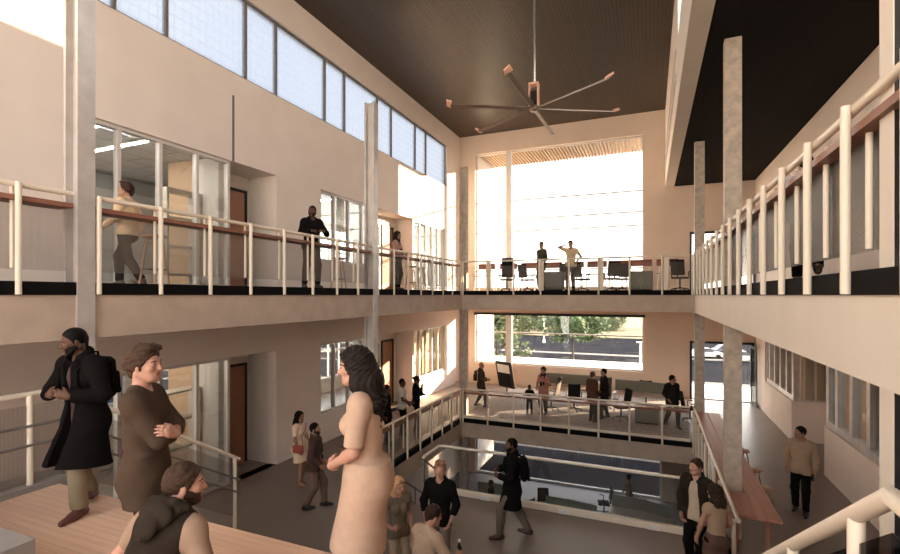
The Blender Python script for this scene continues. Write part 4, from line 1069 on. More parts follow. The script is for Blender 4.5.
# ground level
for px, Y, yaw, w, lb in ((569,18.6,175,2.0,'desk with folded olive screen on the ground floor, left of the standing man'),(640,19.7,172,2.2,'desk with long olive screen on the ground floor, right of the standing man'),(496,19.0,180,1.8,'desk at the left of the ground floor beside the black column')):
    q = w2(px, Y); desk((q[0], q[1], F1), yaw, w, lb, .45, None, None, True, 'desks on the ground floor')
for px, Y, yaw, lb in ((544,19.6,200,'dark office chair at the left end of the ground floor desk'),(604,20.9,100,'dark office chair between the two ground floor desks'),(641,20.7,0,'dark mesh office chair behind the right ground floor desk'),(525,18.8,60,'dark office chair left of the folded olive screen, ground floor')):
    q = w2(px, Y); office_chair((q[0], q[1], F1), yaw, lb, M_cdark, False, 'office chairs on the ground floor')
q = w2(562, 17.9); r = empty('bag', (q[0], q[1], F1), R(20), 'small dark red bag on the ground floor in front of the desk', 'bag')
MB().rbox(-.28,.28,-.16,.16,0,.3,.06).build('bag_body', mat('bag_red', (.16,.05,.04), .7), r); MB().tube([(-.14,0,.29),(-.1,0,.42),(.1,0,.42),(.14,0,.29)], .014, 8).build('handle', M_plast, r)
# ---------------------------------------------------------------- ceiling fan
r = empty('ceiling_fan', (-2.88, 12.68, 5.07), 0, 'large six-bladed ceiling fan hanging on a long rod', 'ceiling fan')
M_fan = mat('fan_metal', (.26,.19,.15), .45, metal=.3); M_tip = mat('fan_tip', (.75,.42,.30), .5)
MB().tube([(0,0,.62),(0,0,ZC-5.07)], .045, 14).build('down_rod', M_chrome, r)
MB().lathe([(0,.02),(.12,.02),(.13,-.05),(.11,-.11),(0,-.12)], 24).build('hub', M_fan, r)
mb = MB(); mb.box(-.13,-.10,-.1,.1,.0,.60); mb.box(.10,.13,-.1,.1,.0,.60); mb.box(-.13,.13,-.1,.1,.58,.63); mb.build('bracket', M_tip, r)
MB().rbox(-.085,.085,-.085,.085,.05,.42,.02).build('motor', M_plast, r)
MB().lathe([(0,0),(.12,0),(.14,-.06),(.04,-.12),(0,-.12)], 20, None, (0,0,ZC-5.07)).build('canopy', M_chrome, r)
for a in (-115,-52,5,65,127,185):
    A = spin(R(a)+TH) @ Matrix.Rotation(R(14), 4, 'X')
    b_ = MB().rbox(.10,2.26,-.065,.065,-.05,-.03,.006,A).build('blade', M_fan, r)
    MB().prism([(2.24,-.10,-.06),(2.36,-.07,-.02),(2.38,.09,.03),(2.24,.11,-.02)], (0,0,.045), A).build('blade_tip', M_tip, b_)
# ---------------------------------------------------------------- outside
M_asph = mat('asphalt', (.022,.022,.025), 1, var=.15, scale=.4, spec=0)
M_lawn = mat('dry_grass', (.19,.155,.08), .95, var=.35, scale=.35)
M_streak = mat('painted_sun_streak', (.13,.12,.105), .95, var=.06, scale=.6)
GZ = F1-.05
struct('ground', MB().box(-260, 320, YF+.3, 400, GZ-.3, GZ), M_asph)
struct('terrain', MB().box(-260, 320, 108, 400, GZ, GZ+.03).box(-260, 320, 40, 44, GZ, GZ+.03), M_lawn)
struct('sun_streak_strips', MB().box(-200, 200, 76, 78, GZ, GZ+.025).box(-200, 200, 28.5, 30, GZ, GZ+.025).box(-200, 200, 56, 57, GZ, GZ+.025), M_streak)  # pale strips painted in as streaks of sun between tree shadows
struct('terrace', MB().box(1.4, 7.0, YF+.3, 27.5, GZ, F2-.02), M_ext)
struct('trim_canopy', MB().box(-8.8, 1.3, YF+.31, 26.4, -3.78, -3.52), M_ext)
struct('trim_fin', MB().box(-8.8, -8.36, YF+.31, 26.4, GZ, 7.6), M_ext)
struct('trim_overhang', MB().box(-9.6, 1.0, YF+.31, 26.5, 7.45, 7.75), M_ext)
mb = MB()
for i in range(56): mb.box(-8.3+i*.165, -8.3+i*.165+.07, YF+.32, 26.4, 7.32, 7.45)
struct('trim_slats', mb, mat('slat_tan', (.52,.38,.27), .7))
M_bark = mat('bark', (.07,.05,.035), .9, bump=.3, bscale=8)
def leafmat(n, c):
    m = mat(n, c, .7, var=.35, scale=.9); b = m.node_tree.nodes['Principled BSDF']; b.inputs['Subsurface Weight'].default_value = 0; return m
M_leaf = leafmat('leaf_green', (.05,.085,.024)); M_leaf2 = leafmat('leaf_olive', (.07,.085,.028))
def tree_mesh(seed, h, rad, base, nl, ls, m):
    rg = random.Random(seed); tr = MB(); tips = []
    tr.tube([(0,0,0),(.03*h*rg.uniform(-.3,.3),0,h*.3),(0,.02*h*rg.uniform(-.5,.5),h*.62),(0,0,h*.9)], .018*h, 9, True, .004*h)
    for i in range(11):
        a = rg.uniform(0, 6.28); z0 = h*rg.uniform(base+.03, .75); l = rad*rg.uniform(.5,.9)*(1.1-.5*z0/h)
        e = (l*math.cos(a), l*math.sin(a), z0+l*.55); tr.tube([(0,0,z0),(e[0]*.5,e[1]*.5,z0+l*.35),e], .007*h, 6, True, .002*h)
    lf = MB(); cl = []
    for i in range(26):
        z = h*(base+(1-base)*rg.random()); q = (z/h-base)/(1-base); rr = rad*math.sin(math.pi*min(1,(.12+.88*q)**.75))*rg.uniform(.35,.95); a = rg.uniform(0,6.28)
        cl.append((rr*math.cos(a), rr*math.sin(a), z, rad*rg.uniform(.22,.4)))
    for i in range(nl):
        c = cl[i % len(cl)]; v = Vector((rg.gauss(0,1),rg.gauss(0,1),rg.gauss(0,1))).normalized()*c[3]*rg.random()**.4
        p0 = Vector(c[:3])+v; s = ls*rg.uniform(.6,1.2); u = Vector((rg.gauss(0,1),rg.gauss(0,1),rg.gauss(0,.6))).normalized(); w_ = u.orthogonal().normalized()
        lf._add([p0-u*s, p0+w_*s*.45, p0+u*s, p0-w_*s*.45], [(0,1,2,3)])
    r = empty('tree', (0,0,0)); tr.build('trunk', M_bark, r); lf.build('foliage', m, r, False); return r
protoA = tree_mesh(3, 9.3, 4.2, .40, 4200, .30, M_leaf); protoB = tree_mesh(8, 8.8, 4.6, .12, 3600, .34, M_leaf2)
def put(proto, x, y, rz, s, label, first=[]):
    o = proto if proto not in first else copy_tree(proto)
    if proto not in first: first.append(proto)
    o.location = (x, y, GZ); o.rotation_euler = (0,0,rz); o.scale = (s,s,s)
    return tag(o, label, 'tree', 'trees outside the far window')
p = at_d(573, 65); put(protoA, p[0], p[1], .4, 1.0, 'round green street tree with bare trunk in the middle of the lower far window')
p = at_d(497, 47); put(protoB, p[0], p[1], 1.2, .86, 'leafy green tree at the left edge of the lower far window beside the white post')
bg = [(520,110,1.0),(541,125,1.05),(566,118,.95),(590,130,1.1),(614,122,.9),(530,160,1.1),(604,165,1.1),(480,120,1.0),(704,130,1.05),(722,118,.9),(744,140,1.1)]
nm = ['beyond the left tree','behind the light pole','behind the round street tree','right of the round street tree','at the right end of the treeline','far back behind the light pole','far back at the right of the treeline','hidden behind the white window fin','seen through the right doorway, left side','seen through the right doorway, centre','seen through the right doorway, right side']
for i, ((px, d, s), n_) in enumerate(zip(bg, nm)):
    p = at_d(px, d); put(protoB, p[0], p[1], i*1.7, s, 'distant green tree '+n_)
# trees standing to the side that shade the paving
for i, (x, y) in enumerate(((26,62),(40,74),(34,50),(58,92),(52,66),(70,112),(20,46),(84,98))):
    put(protoB if i % 2 else protoA, x, y, i*2.1, 1.15, 'tree outside to the right of the far window')
def light_pole(px, d, h, label):
    p = at_d(px, d); r = empty('light_pole', (p[0], p[1], GZ), 0, label, 'pole')
    MB().cyl(0,0,0,h,.16,12,.11).build('pole', M_ext, r); MB().rbox(-.5,.5,-.14,.14,h,h+.14,.03).build('lamp_head', M_ext, r); MB().cyl(0,0,0,.5,.28,12).build('footing', M_ext, r)
light_pole(544, 92, 4.5, 'white light pole left of the round street tree outside'); light_pole(640.5, 60, 3.2, 'white bollard post at the right edge of the lower far window')
def car(px, d, yaw, rgb, label):
    p = at_d(px, d); r = empty('car', (p[0], p[1], GZ), R(yaw), label, 'car', 'cars parked outside')
    m = mat('car_paint', rgb, .3, spec=.6)
    MB().prism([(-2.2,-.88,.3),(2.2,-.88,.3),(2.25,-.88,.62),(2.1,-.88,.8),(1.05,-.88,.92),(-1.95,-.88,.95),(-2.2,-.88,.75)], (0,1.76,0)).build('car_body', m, r)
    MB().prism([(1.0,-.76,.92),(.35,-.7,1.42),(-1.15,-.7,1.45),(-1.85,-.76,.94)], (0,1.5,0)).build('cabin', mat('car_glass', (.03,.035,.04), .1), r)
    MB().prism([(.33,-.7,1.42),(-1.13,-.7,1.45),(-1.13,-.7,1.49),(.3,-.7,1.46)], (0,1.4,0)).build('roof', m, r)
    for x in (-1.35,1.35):
        for y in (-.9,.9): MB().tube([(x,y-.1,.32),(x,y+.1,.32)], .32, 16).build('wheel', M_plast, r)
car(706, 70, 12, (.7,.68,.65), 'white parked car seen through the right doorway, left one'); car(728, 74, 20, (.12,.13,.15), 'dark parked car seen through the right doorway'); car(742, 66, 8, (.45,.44,.43), 'silver parked car at the right side of the doorway view')
# ---------------------------------------------------------------- the people
SK_D = (.105,.052,.034); SK_L = (.47,.25,.18); SK_M = (.36,.19,.12)
BLK = (.010,.008,.008); DK = (.022,.018,.016); KH = (.22,.175,.115); BR = (.10,.07,.05)
HB = (.045,.025,.016); HK = (.004,.0033,.003)
def person(x, y, zf, yaw, H, pose, wear, skin, hair, label, **k): return make_person((x, y, zf), yaw, H, pose, wear, skin, hair, label, **k)
def at(root, loc):                # point given in the person's own (unscaled 1.75 m) frame -> world
    sc = root['_sc']; return Vector(root.location)+Matrix.Rotation(root.rotation_euler[2], 3, 'Z') @ (Vector(loc)*sc)
def backpack(root, J, sc, label, c=(.007,.006,.006)):
    Rt = J['Rt']; q = J['P']+Rt@A3(0,-.20,.30); w_ = at(root, q)
    o = empty('backpack', w_, root.rotation_euler[2], label, 'backpack')
    m = cmat(c, .7); M = Matrix([[*Rt[i], 0] for i in range(3)]+[[0,0,0,1]])
    MB().rbox(-.14*sc,.14*sc,-.07*sc,.06*sc,-.19*sc,.21*sc,.045*sc,M).build('pack', m, o)
    MB().rbox(-.105*sc,.105*sc,-.105*sc,-.068*sc,-.18*sc,.05*sc,.025*sc,M).build('front_pocket', m, o)
    MB().tube([M @ Vector(v)*1 for v in ((-.03*sc,.05*sc,.21*sc),(-.03*sc,.05*sc,.27*sc),(.03*sc,.05*sc,.27*sc),(.03*sc,.05*sc,.21*sc))], .011*sc, 8).build('carry_loop', m, o)
    for s in (1,-1):
        pts = [(s*.09,.05,.19),(s*.10,.12,.245),(s*.105,.22,.235),(s*.105,.325,.15),(s*.115,.345,.02),(s*.145,.28,-.10),(s*.15,.06,-.16)]
        MB().tube([M @ (Vector(v)*sc) for v in pts], .016*sc, 8).build('strap', m, o)
    return o
# --- foreground, seating steps
fl, fr_ = (-4.98,2.74), (-5.28,3.06)
r, J, sc = person(-5.13, 2.93, -2.11, 188, 1.80,
    {'fL': (-.12,.16,.085), 'fR': (.16,-.18,.10), 'gR': (28,-12), 'gL': (6,0), 'pz': .915, 'hL': (-.10,.24,1.13), 'hR': (.10,.27,1.14), 'eL': (-.8,-.6,-.3), 'eR': (.8,-.5,-.3), 'dL': (.8,.35,.25), 'dR': (-.8,.3,.25), 'nL': (.2,-1,0), 'nR': (-.2,-1,0), 'tL': (0,.1,1), 'tR': (0,.1,1), 'cL': 48, 'cR': 48, 'head': (-26,10,0), 'lean': 6},
    [('trousers', KH, {'loose': .016}), ('shirt', (.08,.05,.045), {'e': .010}), ('coat', (.008,.0065,.0065), {'hem': -.47, 'e': .026, 'flare': (.26,.265), 'hipr': (.18,.145), 'open': (.05,0), 'collar': .022, 'lapel': 1, 'vneck': .16}), ('shoes', (.10,.035,.028), {})],
    SK_D, 'buzz', 'bearded man in long black coat standing on the wooden step, facing left', h=.0058, detail=True, beard=(.0025,.002,.002), hairc=HK)
backpack(r, J, sc, 'black backpack on the back of the man in the long coat')
r, J, sc = person(-3.18, 2.19, -2.11, -52, 1.73,
    {'hR': (-.085,.20,1.16), 'hL': (.135,.225,1.195), 'eR': (1,.15,-.7), 'eL': (-1,.15,-.7), 'dR': (-.95,-.1,.1), 'dL': (.75,-.45,.45), 'nR': (0,-1,.1), 'nL': (-.3,-.9,-.2), 'tL': (0,.2,1), 'tR': (0,0,1), 'cR': 10, 'cL': 20, 'head': (-18,3,0), 'lean': -2},
    [('trousers', (.03,.022,.018), {}), ('sweater' if 0 else 'shirt', (.068,.045,.032), {'name': 'sweater', 'e': .014, 'sleeve': (1,.5), 'loose': .010, 'hem': -.23, 'neck': .078, 'fold': .003}), ('shoes', DK, {})],
    SK_L, 'quiff', 'brown-haired man in dark brown sweater with crossed arms on the wooden step', h=.0055, detail=True, hairc=(.055,.03,.02))
# collar band and watch
q = J['wrL']; 
r, J, sc = person(-2.47, 1.60, -1.80, 6, 1.70,
    {'pz': .115, 'fR': (.16,.52,-.232), 'fL': (-.14,.50,-.232), 'kR': (.25,1,1.2), 'kL': (-.25,1,1.2), 'lean': 34, 'hR': (.16,.42,.22), 'hL': (-.16,.36,.20), 'eL': (-.9,-.4,-.6), 'eR': (.7,-.3,-.9), 'headabs': 1, 'head': (-46,4,0), 'nR': (0,0,-1), 'nL': (0,0,-1), 'cR': 30, 'cL': 30},
    [('trousers', (.05,.05,.06), {}), ('shirt', (.31,.205,.145), {'sleeve': (.62,0), 'e': .012, 'name': 'tshirt'}), ('vest', (.028,.020,.015), {'sleeve': (0,0), 'e': .022, 'hem': -.10}), ('hood', (.034,.025,.019), {}), ('shoes', DK, {})],
    SK_L, 'short', 'bearded man in hooded dark vest sitting on the step in the foreground, seen from behind', h=.0055, detail=True, beard=(.05,.028,.018), hairc=(.05,.028,.018))
r, J, sc = person(-1.70, 2.66, -2.11, 112, 1.72,
    {'hR': (.10,.22,1.00), 'hL': (-.06,.235,1.03), 'eR': (.7,-.7,-.3), 'eL': (-.7,-.7,-.3), 'dR': (-.85,.35,.1), 'dL': (.8,.2,-.1), 'nR': (-.1,-1,0), 'nL': (.1,-1,0), 'tR': (0,0,1), 'tL': (0,0,1), 'cR': 45, 'cL': 45, 'head': (8,4,0), 'fR': (.08,.03,.115), 'fL': (-.08,-.02,.115), 'gR': (-4,0), 'pz': .965, 'lean': 5},
    [('dress', (.47,.315,.23), {'hem': -.50, 'sleeve': (.88,0), 'e': .014, 'loose': .010, 'flare': (.205,.175), 'waistr': (.155,.125), 'fold': .0028, 'fscale': 9}), ('heels', (.10,.04,.035), {})],
    SK_L, 'long', 'woman with long dark hair in sleeved beige dress, hands folded, in the foreground', h=.0055, detail=True, fem=True, hairc=(.018,.012,.010))
# --- near part of the middle level
q = at_d(440, 7.65)
person(q[0], q[1], F2, 186, 1.82, {'hR': (.20,.10,.92), 'hL': (-.20,.10,.92), 'eR': (1,-.6,0), 'eL': (-1,-.6,0), 'dR': (-.3,.2,-1), 'dL': (.3,.2,-1), 'fR': (.11,-.03,.085), 'fL': (-.12,.08,.085), 'head': (12,-4,0)},
    [('trousers', (.20,.155,.115), {}), ('shirt', (.010,.008,.008), {'e': .018, 'sleeve': (1,.62), 'hem': -.12, 'collar': .012}), ('shoes', DK, {})], SK_L, 'quiff', 'red-haired man in black shirt and khaki trousers, hands at his pockets, facing the viewer', h=.0085, hairc=(.30,.14,.08))
q = at_d(398, 7.35)
person(q[0], q[1], F2, -128, 1.70, {'hR': (.17,.16,1.05), 'eR': (1,-.4,-.2), 'hL': (-.22,.05,.9), 'nR': (-.7,-.5,0), 'dR': (-.9,.4,-.2), 'head': (8,8,0), 'fR': (.07,.05,.085)},
    [('leggings', (.40,.29,.20), {'e': .009}), ('shirt', (.17,.125,.085), {'e': .016, 'sleeve': (.35,0), 'hem': -.10, 'loose': .01}), ('shoes', (.12,.08,.06), {})], SK_L, 'long', 'blonde woman in olive top and light trousers, hand on hip', h=.0085, fem=True, hairc=(.55,.30,.17))
q = at_d(424, 5.75)
r, J, sc = person(q[0]-.06, q[1], -3.562, -25, 1.76, {'pz': .135, 'fR': (.14,.48,-.37), 'fL': (-.14,.46,-.37), 'kR': (.2,1,1.2), 'kL': (-.2,1,1.2), 'lean': 16, 'hR': (.28,.34,.36), 'hL': (-.24,.34,.16), 'eR': (1,-.6,-.3), 'eL': (-1,-.6,-.3), 'head': (-15,2,0), 'dR': (.2,.8,.4), 'nR': (-1,0,0), 'tR': (0,0,1), 'cR': 50},
    [('trousers', DK, {}), ('shirt', (.46,.33,.235), {'e': .018, 'sleeve': (1,.5), 'hem': -.08}), ('shoes', DK, {})], SK_L, 'short', 'man in light tan shirt seen from behind, sitting on the steps and holding a bottle', h=.0085, hairc=(.04,.022,.015))
pb = at(r, J['wrR']+J['hdR']*.075+J['pnR']*.035); o = empty('bottle', (pb.x, pb.y, pb.z-.085), 0, 'small dark bottle held by the seated man in light tan shirt', 'bottle')
MB().lathe([(0,0),(.03,0),(.033,.02),(.033,.13),(.014,.18),(.013,.21),(0,.21)], 16).build('bottle_body', mat('bottle_dark', (.02,.02,.022), .2), o); MB().lathe([(0,.205),(.016,.205),(.016,.235),(0,.235)], 12).build('cap', M_white, o)
q = at_z(512, 537, F2)
r, J, sc = person(q[0], q[1], F2, 108, 1.86, {'fR': (.09,-.30,.10), 'fL': (-.09,.22,.085), 'gR': (-4,-14), 'pz': .905, 'hL': (-.13,.24,1.12), 'hR': (.14,.24,1.14), 'eL': (-.8,-.6,-.3), 'eR': (.8,-.6,-.3), 'nL': (1,-.6,0), 'nR': (-1,-.6,0), 'cL': 45, 'cR': 45, 'head': (10,0,0), 'tL': (0,0,1), 'tR': (0,0,1)},
    [('trousers', (.17,.14,.115), {}), ('coat', (.008,.007,.007), {'hem': -.36, 'e': .026, 'flare': (.22,.19), 'collar': .018}), ('shoes', (.09,.045,.035), {})], SK_D, 'buzz', 'man in black knee-length coat walking left beside the glass balustrade', h=.0085, hairc=HK, beard=(.0025,.002,.002))
backpack(r, J, sc, 'black backpack worn by the man walking beside the glass balustrade')
q = at_d(697, 7.75)
person(q[0], q[1], F2, 150, 1.83, {'hR': (.21,.08,.90), 'hL': (-.2,.1,.92), 'eR': (1,-.6,0), 'eL': (-1,-.6,0), 'head': (-18,-2,4), 'fL': (-.10,.1,.085), 'dR': (-.2,.2,-1)},
    [('trousers', BLK, {}), ('shirt', (.50,.40,.30), {'e': .012}), ('jacket', (.03,.023,.017), {'hem': -.13, 'e': .024, 'open': (.11,0), 'lapel': 1, 'collar': .014, 'vneck': .2}), ('shoes', DK, {})], SK_L, 'short', 'man in open dark jacket and pale shirt leaning near the right railing end', h=.0085, hairc=(.05,.028,.018))
q = at_d(714.5, 7.15)
person(q[0]+.02, q[1]-.02, F2, 28, 1.66, {'hL': (-.24,.12,.90), 'hR': (.20,.20,.98), 'eL': (-1,-.5,0), 'head': (22,4,0), 'fL': (-.08,.05,.085)},
    [('leggings', BLK, {'e': .009}), ('skirt', (.13,.075,.055), {'len': .30}), ('shirt', (.40,.28,.185), {'sleeve': (.3,0), 'e': .014, 'hem': .05}), ('shoes', DK, {})], SK_L, 'bob', 'woman in tan top and brown skirt seen from behind, facing the man in dark jacket', h=.0085, fem=True, hairc=(.035,.02,.014))
q = at_z(801, 512, F2)
r, J, sc = person(q[0], q[1], F2, 160, 1.76, {'hR': (.25,.05,.90), 'hL': (-.25,.12,.93), 'fL': (-.09,.14,.085), 'fR': (.10,-.08,.085), 'head': (-48,0,0), 'cL': 40},
    [('trousers', BLK, {}), ('shirt', (.40,.285,.195), {'e': .016, 'loose': .001, 'sleeve': (1,.93), 'hem': -.13, 'collar': .012}), ('shoes', DK, {})], SK_M, 'short', 'man in tan shirt and black trousers walking along the right walkway', h=.0085, hairc=HK)
pb = at(r, J['wrL']+J['hdL']*.13+J['pnL']*.04); o = empty('phone', pb, R(20), 'dark phone held low by the man walking in tan shirt', 'phone'); MB().rbox(-.008,.008,-.035,.035,-.07,.07,.006).build('phone_body', M_plast, o); MB().box(.0082,.0095,-.03,.03,-.062,.062).build('screen', M_scr, o)
# --- left part of the middle level
q = at_z(299, 486, F2)
r, J, sc = person(q[0], q[1], F2, -80, 1.72, {'hR': (.2,.12,.93), 'hL': (-.14,.2,1.02), 'eL': (-.8,-.6,-.2), 'head': (-10,0,0), 'fR': (.08,.08,.115), 'fL': (-.07,-.02,.115), 'pz': .965},
    [('dress', (.78,.60,.44), {'hem': -.36, 'sleeve': (.7,0), 'e': .014, 'flare': (.2,.165)}), ('heels', (.25,.07,.05), {})], SK_M, 'bob', 'woman in short cream dress with red shoulder bag, by the left wall', h=.0095, fem=True, hairc=HK)
pb = at(r, A3(.21,.10,.96)); o = empty('handbag', pb, r.rotation_euler[2], 'small red crossbody bag on the hip of the woman in cream dress', 'bag'); mrd = cmat((.35,.075,.06), .5, 'leather')
MB().rbox(-.045,.045,-.13,.13,-.09,.09,.02).build('bag_body', mrd, o); MB().rbox(.0,.052,-.132,.132,.0,.092,.015).build('flap', mrd, o)
MB().tube([(-.03,.1,.08),(-.06,.06,.25),(-.20,.07,.42),(-.34,.01,.53)], .009, 6).build('strap', mrd, o)
q = at_z(315, 508, F2)
person(q[0], q[1], F2, -62, 1.80, {'fL': (-.09,.17,.085), 'fR': (.09,-.17,.095), 'gR': (-8,-10), 'pz': .92, 'hR': (.22,.14,.95), 'hL': (-.2,.12,.93), 'head': (-12,-6,0)},
    [('trousers', (.16,.105,.08), {}), ('shirt', (.45,.32,.25), {'e': .010}), ('jacket', (.075,.045,.036), {'hem': -.12, 'e': .024, 'open': (.05,0), 'lapel': 1, 'collar': .012, 'vneck': .18}), ('shoes', BLK, {})], SK_M, 'short', 'bearded man in brown jacket walking right, behind the woman in beige dress', h=.0095, hairc=HK, beard=(.02,.015,.012))
q = at_z(402, 435, F2)
person(q[0], q[1], F2, -75, 1.80, {'hR': (.2,.32,1.08), 'hL': (-.2,.16,.95), 'eR': (.6,-1,-.6), 'head': (-6,0,0)},
    [('trousers', BLK, {}), ('shirt', (.62,.55,.50), {'sleeve': (.7,0), 'e': .016, 'name': 'tshirt'}), ('shoes', DK, {})], SK_D, 'buzz', 'man in white t-shirt behind the middle level left railing', h=.013, hairc=HK)
q = at_d(416, 16.0)
person(q[0], q[1], F2, -70, 1.78, {'hR': (.05,.2,1.42), 'hL': (-.05,.22,1.15), 'eR': (.8,-.2,-1), 'head': (0,8,0)},
    [('trousers', BLK, {}), ('shirt', BLK, {'e': .018}), ('shoes', DK, {})], SK_D, 'bun', 'person all in black with tied-up hair behind the left railing, hand near mouth', h=.013, hairc=HK)
q = at_d(386.5, 14.4)
person(q[0], q[1], F2, -75, 1.78, {'head': (0,0,0)}, [('trousers', BLK, {}), ('jacket', BLK, {'e': .022, 'hem': -.2}), ('shoes', DK, {})], SK_D, 'short', 'dark-clothed person half hidden behind the hair of the woman in beige dress', h=.013, hairc=HK)
# --- far part of the middle level
Fc = F2+.008
q = at_z(481, 407, F2)
r, J, sc = person(q[0], q[1], Fc, -70, 1.80, {'fR': (.09,.16,.085), 'fL': (-.09,-.2,.10), 'gL': (0,-14), 'pz': .915, 'hR': (.16,.24,1.08), 'hL': (-.16,.24,1.08)},
    [('leggings', BLK, {'e': .012}), ('coat', (.045,.035,.028), {'hem': -.26, 'e': .022, 'collar': .014}), ('shoes', BLK, {})], SK_M, 'bald', 'bald man in dark thigh-length coat walking right at the far end of the middle level', h=.014)
backpack(r, J, sc, 'dark backpack on the bald man at the far end of the middle level', (.05,.04,.03))
q = at_z(529.5, 414.5, F2)
person(q[0], q[1], Fc, 190, 1.08, {'fR': (.13,0,.085), 'fL': (-.13,0,.085), 'hR': (.3,.1,.98), 'hL': (-.3,.1,.98)}, [('trousers', BLK, {}), ('shirt', BLK, {'e': .018}), ('shoes', BLK, {})], SK_D, 'short', 'small child in black standing behind the far railing', h=.016, hairc=HK, head_k=1.3)
q = at_z(543.5, 414, F2)
person(q[0], q[1], Fc, 170, 1.74, {'hR': (.2,.14,1.0), 'hL': (-.14,.2,1.1)}, [('trousers', BLK, {}), ('shirt', (.45,.22,.17), {'e': .02, 'hem': -.2}), ('scarf', DK, {}), ('shoes', BLK, {})], SK_M, 'curly', 'woman in pink top with long dark scarf behind the far railing', h=.014, fem=True, hairc=(.05,.025,.018))
q = at_z(592.5, 422, F2)
person(q[0], q[1], Fc, -40, 1.76, {'hR': (.2,.1,.95)}, [('trousers', BLK, {}), ('jacket', (.10,.05,.035), {'e': .022, 'hem': -.2}), ('shoes', BLK, {})], SK_L, 'short', 'person in red-brown jacket, left one of the standing couple at the far railing', h=.014, hairc=(.12,.06,.04))
q = at_z(604, 418.5, F2)
person(q[0], q[1], Fc, 110, 1.80, {'fR': (.09,-.16,.09), 'fL': (-.1,.12,.085), 'hL': (-.2,.15,1.0)}, [('trousers', BLK, {}), ('coat', DK, {'e': .02, 'hem': -.28}), ('shoes', BLK, {})], SK_M, 'short', 'person in black coat, right one of the standing couple at the far railing', h=.014, hairc=HK)
q = at_z(672, 427, F2)
person(q[0], q[1], Fc, 205, 1.78, {'fR': (.12,-.22,.10), 'fL': (-.10,.22,.085), 'gR': (0,-14), 'pz': .905, 'hR': (.2,.16,.95), 'head': (60,0,0)}, [('trousers', DK, {}), ('jacket', DK, {'e': .024, 'hem': -.2}), ('shoes', BLK, {})], SK_M, 'short', 'man in dark jacket striding near the right end of the far railing', h=.014, hairc=HK)
# --- upper level
person(-8.38, 5.42, F3, 118, 1.80, {'fR': (.06,.14,.085), 'fL': (-.02,-.26,.105), 'gL': (0,-16), 'pz': .915, 'hR': (.22,-.06,.90), 'hL': (-.2,.24,.98), 'head': (8,-4,0)},
    [('trousers', (.028,.025,.022), {}), ('shirt', (.72,.52,.33), {'sleeve': (1,.9), 'e': .018, 'hem': -.06}), ('shoes', BR, {})], SK_L, 'quiff', 'man in tan shirt walking left on the upper left walkway', h=.009, hairc=(.05,.025,.018))
q = at_d(311, 10.5)
person(q[0], q[1], F3, -118, 1.79, {'hR': (.12,.34,1.20), 'hL': (-.14,.34,1.21), 'eR': (.9,-.3,-.9), 'eL': (-.9,-.3,-.9), 'dR': (-.9,.4,0), 'dL': (.9,.4,.1), 'nR': (0,-.4,-1), 'nL': (0,-.4,-1), 'lean': 6, 'fR': (.15,.0,.085), 'fL': (-.15,0,.085), 'head': (-35,-4,0), 'cR': 40, 'cL': 40},
    [('trousers', (.03,.022,.02), {}), ('shirt', (.010,.008,.008), {'e': .018, 'collar': .012, 'vneck': .08}), ('shoes', (.05,.03,.025), {})], SK_D, 'buzz', 'man in black shirt leaning on the upper left railing, looking down left', h=.009, hairc=HK, beard=(.0025,.002,.002))
q = at_d(397, 14.0)
person(q[0], q[1], F3, -80, 1.70, {'hR': (.16,.2,1.08), 'hL': (-.16,.24,1.08), 'head': (-10,0,0)}, [('trousers', BLK, {}), ('shirt', (.48,.29,.23), {'e': .018, 'hem': -.1}), ('scarf', DK, {}), ('shoes', DK, {})], SK_M, 'bob', 'dark-haired woman in pink top and scarf on the upper left walkway', h=.012, fem=True, hairc=HK)
q = at_d(541.5, 17.6)
person(q[0], q[1], F3, 140, 1.80, {'head': (35,0,0), 'hL': (-.2,.14,.95)}, [('trousers', BLK, {}), ('shirt', (.06,.058,.035), {'e': .018, 'sleeve': (1,.5), 'hem': -.1, 'vneck': .08}), ('shoes', DK, {})], SK_M, 'short', 'man in dark green shirt in front of the tall window, looking left', h=.012, hairc=HK)
q = at_d(571, 17.0)
person(q[0], q[1], F3, 165, 1.78, {'hR': (.16,.10,1.62), 'eR': (1,.2,-.3), 'hL': (-.20,.02,1.0), 'eL': (-1,-.4,-.1), 'nR': (-1,0,0), 'dR': (-.4,-.1,.9), 'head': (10,0,6)}, [('trousers', (.035,.022,.02), {}), ('shirt', (.66,.50,.33), {'e': .016, 'sleeve': (.7,0), 'hem': -.1, 'name': 'tshirt'}), ('shoes', DK, {})], SK_M, 'short', 'man in pale t-shirt with a hand raised to his head, by the tall window', h=.012, hairc=HK)
person(1.88, 7.5, F3, -10, 1.70, {'fR': (.09,-.32,.21), 'gR': (0,-40), 'fL': (-.09,.2,.085), 'pz': .90, 'hR': (.22,.2,.98), 'hL': (-.22,-.1,.92), 'lean': 5}, [('trousers', BLK, {}), ('shirt', (.40,.44,.50), {'e': .018}), ('shoes', (.05,.03,.025), {})], SK_M, 'short', 'person walking away behind the upper right railing, mostly hidden', h=.012, hairc=HK)
# --- ground level
q = at_d(491, 19.0)
person(q[0], q[1], F1, 110, 1.78, {'hR': (.18,.2,1.02)}, [('trousers', BLK, {}), ('jacket', BLK, {'e': .022}), ('shoes', DK, {})], SK_D, 'short', 'person in black on the ground floor beside the column, mostly hidden by the floor edge', h=.014, hairc=HK)
q = at_d(629, 19.7)
person(q[0], q[1], F1, 100, 1.76, {'hR': (.2,.16,1.0)}, [('trousers', BLK, {}), ('shirt', (.16,.08,.045), {'e': .018}), ('shoes', DK, {})], SK_D, 'short', 'man in brown shirt standing by the ground floor window', h=.014, hairc=HK)
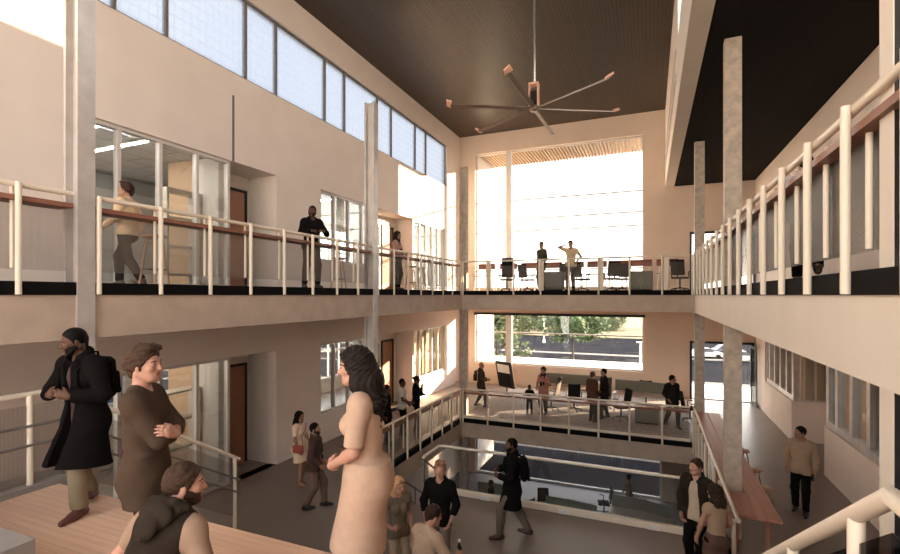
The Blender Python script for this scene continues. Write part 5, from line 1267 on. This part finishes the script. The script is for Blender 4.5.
# ---------------------------------------------------------------- sky, sun, camera
w = bpy.data.worlds.new('sky'); scene.world = w; w.use_nodes = True; nt = w.node_tree; bgn = nt.nodes['Background']
tc = nt.nodes.new('ShaderNodeTexCoord'); sp = nt.nodes.new('ShaderNodeSeparateXYZ'); nt.links.new(tc.outputs['Generated'], sp.inputs[0])
rp = nt.nodes.new('ShaderNodeValToRGB'); e = rp.color_ramp.elements
e[0].position = 0.0; e[0].color = (1.0,.82,.66,1); e[1].position = .75; e[1].color = (.66,.70,.80,1)
k = e.new(.12); k.color = (1.0,.88,.75,1); k = e.new(.34); k.color = (.86,.84,.84,1)
nt.links.new(sp.outputs[2], rp.inputs['Fac'])
nz = nt.nodes.new('ShaderNodeTexNoise'); nz.inputs['Scale'].default_value = 3.2; nz.inputs['Detail'].default_value = 7; nz.inputs['Roughness'].default_value = .55
mp = nt.nodes.new('ShaderNodeMapping'); mp.inputs['Scale'].default_value = (1,1,2.6); nt.links.new(tc.outputs['Generated'], mp.inputs[0]); nt.links.new(mp.outputs[0], nz.inputs['Vector'])
cr = nt.nodes.new('ShaderNodeValToRGB'); cr.color_ramp.elements[0].position = .46; cr.color_ramp.elements[1].position = .66
nt.links.new(nz.outputs['Fac'], cr.inputs['Fac'])
mx = nt.nodes.new('ShaderNodeMix'); mx.data_type = 'RGBA'; mx.inputs[7].default_value = (1.0,.93,.85,1)
nt.links.new(cr.outputs['Color'], mx.inputs['Factor']); nt.links.new(rp.outputs['Color'], mx.inputs[6]); nt.links.new(mx.outputs[2], bgn.inputs[0])
SKY = 1.5
bgn.inputs[1].default_value = SKY
s = bpy.data.lights.new('sun', 'SUN'); s.energy = 7; s.color = (1.0,.76,.52); s.angle = R(.6)
so = bpy.data.objects.new('sun', s); COL.objects.link(so); so['kind'] = 'helper'
sd = Vector((-1.0,-.77,-.215)).normalized()
so.rotation_euler = sd.to_track_quat('-Z', 'Y').to_euler()
cam = bpy.data.cameras.new('camera'); co = bpy.data.objects.new('camera', cam); COL.objects.link(co); scene.camera = co
cam.sensor_width = 36; cam.lens = 36*475/900; cam.shift_y = 18/900; cam.clip_start = .05; cam.clip_end = 1000
co.rotation_euler = (R(90), 0, TH)
scene.view_settings.view_transform = 'Standard'; scene.view_settings.look = 'None'; scene.view_settings.gamma = 1; scene.view_settings.use_curve_mapping = False
scene.view_settings.exposure = 2.3
scene.cycles.max_bounces = 10; scene.cycles.diffuse_bounces = 6; scene.cycles.transparent_max_bounces = 24; scene.cycles.glossy_bounces = 3
scene.cycles.caustics_reflective = False; scene.cycles.caustics_refractive = False; scene.cycles.sample_clamp_indirect = 6
# the ground floor is z = 0
for o in list(COL.objects):
    if o.parent is None and o.name != 'sun': o.location.z += 9.2
